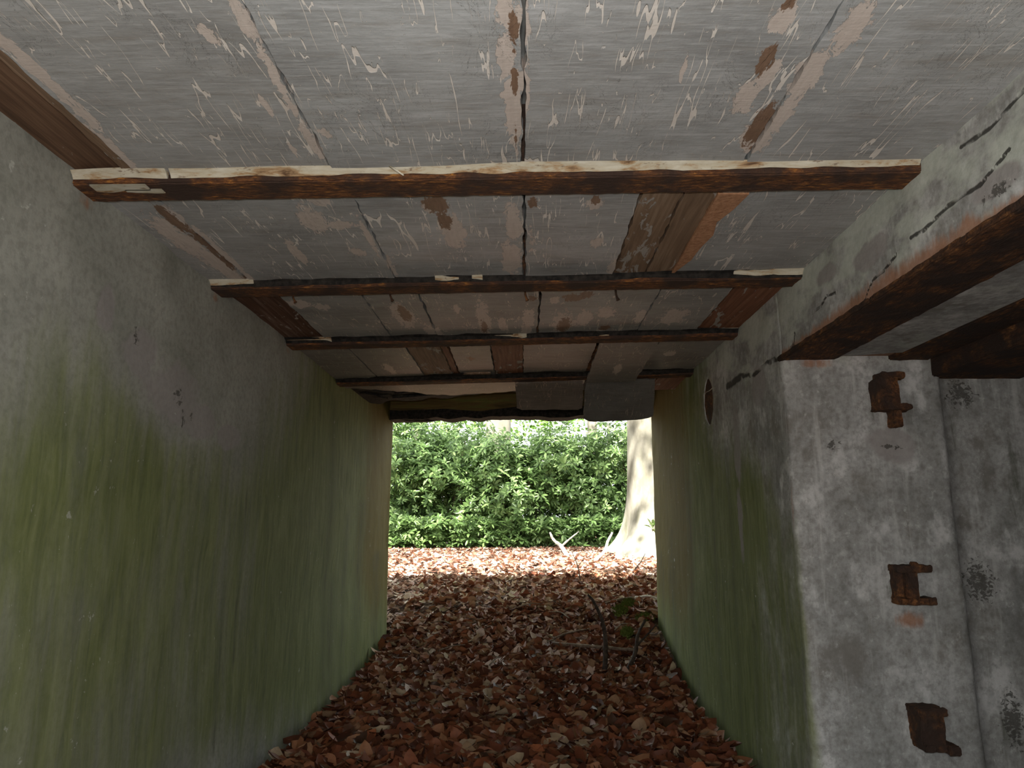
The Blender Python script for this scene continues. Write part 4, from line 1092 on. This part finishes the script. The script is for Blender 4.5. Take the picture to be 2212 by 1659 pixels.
GS = [(0.0, (0.075, 0.135, 0.042)), (0.35, (0.13, 0.225, 0.068)), (0.7, (0.195, 0.31, 0.10)), (1.0, (0.30, 0.43, 0.17))]
M['rhodo'] = mat_leaf('rhododendron_leaves', GS, 'island', 0.36, 0.32)
M['canopy'] = mat_leaf('beech_leaves', [(0.0, (0.07, 0.16, 0.02)), (0.5, (0.13, 0.27, 0.04)), (1.0, (0.25, 0.38, 0.09))], 'island', 0.45, 0.5)
leaf_q = [(np.array([(0, -0.5, 0), (0.32, 0, 0.06), (0, 0.5, 0), (-0.32, 0, 0.06)]), np.array([(0, 1, 2), (0, 2, 3)]))]

def crown_mesh(n, cx, cy, cz, rx, ry, rz, size, base, clumps=60):
    """leaf clumps inside an ellipsoid, relative to base"""
    c = RNG.normal(0, 1, (clumps, 3)); c /= np.linalg.norm(c, axis=1, keepdims=True)
    c = c * (RNG.uniform(0.25, 1, (clumps, 1)) ** 0.5) * np.array([rx, ry, rz]) + np.array([cx, cy, cz])
    k = RNG.integers(0, clumps, n)
    P = c[k] + RNG.normal(0, 1, (n, 3)) * np.array([rx, ry, rz * 0.5]) * 0.16
    RM = rot_mats(RNG.uniform(0, 6.28, n), RNG.normal(0, 0.6, n), RNG.normal(0, 0.6, n))
    return scatter('crown', leaf_q, P - np.array(base), RM, RNG.uniform(0.6, 1.3, n) * size)

def tree(label, x, y, r, h, flare, decay, lobes, phase, mat, crown=None, lean=(0, 0), sides=64, clumps=60):
    b = (x, y, float(gz(x, y)))
    root = empty('beech_tree', b)
    tag(root, label, 'tree', 'trees beyond the exit')
    link('trunk', trunk_mesh(r, h, flare, decay, lobes, phase, lean, sides=sides), mat, root)
    if crown:
        f = link('crown', crown_mesh(*crown, b, clumps), M['canopy'], root); f['kind'] = 'stuff'
        for k in range(5):
            a = k * 1.26 + phase
            e = (math.cos(a) * crown[4] * 0.7, math.sin(a) * crown[5] * 0.7, h * 0.95 + 1.2)
            link('branch', tube('limb', smooth_path([(0, 0, h * 0.72), (e[0] * 0.4, e[1] * 0.4, h * 0.86), e], 8), list(np.linspace(r * 0.35, 0.03, 9)), 7), mat, root)
    return root
tree('big pale beech trunk with flaring roots at the right of the exit', 2.12, 11.0, 0.50, 9.0, 0.52, 0.42, 4, 2.6, M['beech'], (9000, 0.9, 9.8, 8.8, 6.0, 3.4, 1.5, 0.19), lean=(-0.02, 0), clumps=300)
tree('grey beech trunk rising behind the middle of the shrubs', -0.60, 17.2, 0.34, 10.0, 0.2, 0.4, 5, 1.0, M['trunk_far'], (2600, -0.6, 17.5, 11.0, 4.5, 4.0, 2.8, 0.17), sides=36)
tree('thin dim trunk behind the left end of the shrubs', -3.3, 22.0, 0.20, 10.0, 0.1, 0.4, 4, 0.3, M['trunk_far'], (1800, -3.3, 22.5, 10.5, 3.5, 3.5, 2.8, 0.18), (0.01, 0), 28)
tree('dark slim trunk behind the shrubs, left of the big beech', 2.25, 22.5, 0.17, 10.0, 0.08, 0.4, 4, 0.7, M['trunk_far'], (1800, 2.3, 23, 10.5, 3.5, 3.5, 2.8, 0.18), (-0.012, 0), 28)
tree('very thin pale stem behind the shrubs, next to the big beech', 2.55, 21.0, 0.06, 8.0, 0.03, 0.3, 4, 0.7, M['beech'], (900, 2.55, 21, 8.5, 1.6, 1.6, 1.6, 0.15), (0.0, 0), 20)
tree('beech tree outside the left wall, overhanging the exit', -4.2, 7.0, 0.30, 8.5, 0.15, 0.4, 5, 1.4, M['beech'], (3000, -3.0, 7.5, 9.5, 4.5, 4.0, 2.4, 0.20), sides=28)  # out of view; crown added to cover sky and dapple the sun
tree('beech tree outside the right wall, overhanging the exit', 6.0, 8.5, 0.32, 8.5, 0.15, 0.4, 5, 2.2, M['beech'], (2600, 5.5, 9.0, 9.5, 4.0, 4.0, 2.4, 0.20), sides=28)  # second added tree out of view, screening sky on the other side
f = link('rim_bramble', crown_mesh(1500, 0.8, 6.85, 3.05, 4.5, 0.55, 0.35, 0.13, (0, 0, 0), 60), M['canopy']); tag(f, 'low brambles growing on the roof rim above the exit', 'brambles', kind='stuff')  # unseen, added to break up the straight shadow of the roof
# understorey behind: low leafy trees closing the view
for i, (x, y, lab) in enumerate([(-5.2, 20.5, 'light green leafy sapling beyond the shrubs, far left'), (-2.4, 24.0, 'light green leafy sapling behind the thin dim trunk'), (0.6, 27.0, 'light green leafy sapling far behind the middle trunk'), (4.2, 24.0, 'light green leafy sapling behind the big beech')]):
    b = (x, y, float(gz(x, y)))
    root = empty('leafy_sapling', b); tag(root, lab, 'tree', 'leafy saplings beyond the shrubs')
    link('trunk', tube('stem', smooth_path([(0, 0, -0.1), (0.1, 0, 2.0), (0.0, 0.1, 4.2)], 8), list(np.linspace(0.07, 0.02, 9)), 8), M['trunk_far'], root)
    f = link('crown', crown_mesh(2600, x, y, b[2] + 3.2, 2.3, 1.6, 2.6, 0.17, b, 70), M['canopy'], root); f['kind'] = 'stuff'

# ------------------------------------------------------------------ rhododendron shrubs
def rosette_template(nl, rr_):
    V, F, off = [], [], 0
    for k in range(nl):
        a = 2 * math.pi * k / nl + rr_.uniform(-0.25, 0.25)
        L = rr_.uniform(0.10, 0.15); W = L * rr_.uniform(0.26, 0.34)
        el = rr_.uniform(-0.25, 0.75)
        d = np.array([math.cos(a) * math.cos(el), math.sin(a) * math.cos(el), math.sin(el)])
        s = np.array([-math.sin(a), math.cos(a), 0])
        u = np.cross(d, s)
        b0 = d * 0.012
        m1 = d * L * 0.42 + s * W * 0.5 - u * -0.0 + np.array([0, 0, 0.006])
        m2 = d * L * 0.42 - s * W * 0.5 + np.array([0, 0, 0.006])
        c = d * L * 0.5 - np.array([0, 0, 0.004])
        n1 = d * L * 0.75 + s * W * 0.42 - np.array([0, 0, 0.004]); n2 = d * L * 0.75 - s * W * 0.42 - np.array([0, 0, 0.004])
        tip = d * L - np.array([0, 0, 0.018])
        V += [b0, m1, c, m2, n1, n2, tip]
        F += [(off, off + 2, off + 1), (off, off + 3, off + 2), (off + 1, off + 2, off + 4), (off + 2, off + 3, off + 5), (off + 2, off + 6, off + 4), (off + 2, off + 5, off + 6)]
        off += 7
    return np.array(V), np.array(F)
rt = [rosette_template(rr.choice([7, 8, 9]), rr) for _ in range(8)]
rt_me = []
for v, f in rt:
    me = mesh_tris('leaf_whorl', v, f, True); me.materials.append(M['rhodo']); rt_me.append(me)

def shrub(label, x, y, rx, ry, h, n):
    b = np.array([x, y, float(gz(x, y))])
    root = empty('rhododendron_shrub', tuple(b)); tag(root, label, 'shrub', 'rhododendron shrubs beyond the exit')
    # lumpy dome: sub-domes
    nl = 16
    lc = np.stack([RNG.uniform(-rx, rx, nl) * 0.75, RNG.uniform(-ry, ry, nl) * 0.7, RNG.uniform(0.2, 0.78, nl) * h], 1)
    lr = RNG.uniform(0.42, 0.75, nl)
    k = RNG.integers(0, nl, n)
    d = RNG.normal(0, 1, (n, 3)); d[:, 1] -= 0.5; d[:, 2] += 0.35
    d /= np.linalg.norm(d, axis=1, keepdims=True)
    q = lr[k][:, None] * RNG.uniform(0.55, 1.05, (n, 1))
    P = lc[k] + d * q * np.array([1, 0.9, 0.8])
    # low skirt toward the viewer
    ns = n // 5
    P[:ns, 0] = RNG.uniform(-rx, rx, ns); P[:ns, 1] = -ry * RNG.uniform(0.6, 1.05, ns); P[:ns, 2] = RNG.uniform(0.05, 0.55, ns)
    d[:ns] = np.array([0, -0.75, 0.65]) + RNG.normal(0, 0.3, (ns, 3))
    # inner growth closing the gaps low down
    nf = n // 4
    P = np.concatenate([P, np.stack([RNG.uniform(-rx, rx, nf), RNG.uniform(-ry * 0.5, ry * 0.8, nf), RNG.uniform(0.1, 0.62, nf) * h], 1)])
    d = np.concatenate([d, np.array([0, -0.5, 0.6]) + RNG.normal(0, 0.5, (nf, 3))])
    keep = P[:, 2] > 0.05
    P, d = P[keep], d[keep]
    up = d * 0.65 + np.array([0, -0.1, 0.55]); up /= np.linalg.norm(up, axis=1, keepdims=True)
    a = np.cross(up, np.array([0.3, 0.9, 0.1])); a /= np.linalg.norm(a, axis=1, keepdims=True)
    c = np.cross(up, a)
    th = RNG.uniform(0, 6.283, len(P))[:, None]
    a2 = a * np.cos(th) + c * np.sin(th); c2 = np.cross(up, a2)
    RM = np.stack([a2, c2, up], -1)
    S = RNG.uniform(0.75, 1.25, len(P))
    order = np.argsort(P[:, 1] - 0.15 * P[:, 2])
    front = order[:30]; rest = order[30:]
    f = link('foliage', scatter('foliage', rt, P[rest], RM[rest], S[rest]), M['rhodo'], root); f['kind'] = 'stuff'
    for i in front:
        o = bpy.data.objects.new('leaf_whorl', random.choice(rt_me)); COL.objects.link(o); o.parent = root
        m = Matrix(RM[i].tolist()).to_4x4(); m.translation = Vector(P[i]); o.matrix_local = m @ Matrix.Scale(S[i], 4)
    for i in range(7):
        j = RNG.integers(0, nl)
        e = Vector(lc[j]) + Vector((0, -0.1, lr[j] * 0.4))
        mid = e * 0.5 + Vector((random.uniform(-0.2, 0.2), random.uniform(-0.2, 0.1), -0.05))
        link('stem', tube('stem', smooth_path([(random.uniform(-.2, .2), random.uniform(-.2, .2), -0.05), mid, e], 8), list(np.linspace(0.022, 0.008, 9)), 6), M['bark_brown'], root)
    return root
SH = [(-4.6, 14.2, 1.3, 0.9, 2.5, 620, 'rhododendron shrub beyond the left wall, outermost on the left'), (-2.75, 13.9, 1.25, 0.9, 2.7, 900, 'tall rhododendron shrub at the left edge of the exit'), (-1.35, 14.3, 1.2, 0.9, 2.6, 900, 'rhododendron shrub left of the middle, before the grey trunk'),
      (-0.05, 14.0, 1.2, 0.9, 2.4, 900, 'rhododendron shrub in the middle of the exit'), (1.15, 14.2, 1.15, 0.9, 2.55, 900, 'rhododendron shrub just left of the big beech'), (2.25, 14.0, 1.25, 0.9, 2.7, 900, 'rhododendron shrub half hidden behind the big beech'), (4.4, 14.6, 1.3, 0.9, 2.6, 600, 'rhododendron shrub outermost on the right behind the beech'),
      (-3.3, 16.6, 1.5, 1.0, 3.8, 900, 'taller rhododendron in the second row, far left'), (-1.9, 16.2, 1.2, 0.9, 3.6, 800, 'taller rhododendron in the second row, left of the grey trunk'), (0.75, 16.4, 1.1, 0.9, 2.6, 500, 'rhododendron in the second row, right of the grey trunk'), (3.0, 17.0, 1.4, 1.0, 3.3, 600, 'taller rhododendron in the second row behind the big beech')]
for (x, y, rx, ry, h, n, l) in SH: shrub(l, x, y, rx, ry, h, int(n * 1.4))
# sprig by the beech
b = G(1.55, 8.6)
root = empty('leafy_sprig', b); tag(root, 'small green leafy sprig at the right jamb before the beech', 'sprig')
link('stem', tube('stem', smooth_path([(0.35, 0, 0), (0.25, 0, 0.3), (0.05, 0, 0.55)], 8), list(np.linspace(0.008, 0.004, 9)), 6), M['bark_brown'], root)
for i, (dx, dz) in enumerate([(0.05, 0.55), (0.12, 0.47), (-0.02, 0.5)]):
    o = bpy.data.objects.new('leaf_whorl', rt_me[i]); COL.objects.link(o); o.parent = root
    o.location = (dx, 0, dz); o.rotation_euler = (R(40), 0, i)
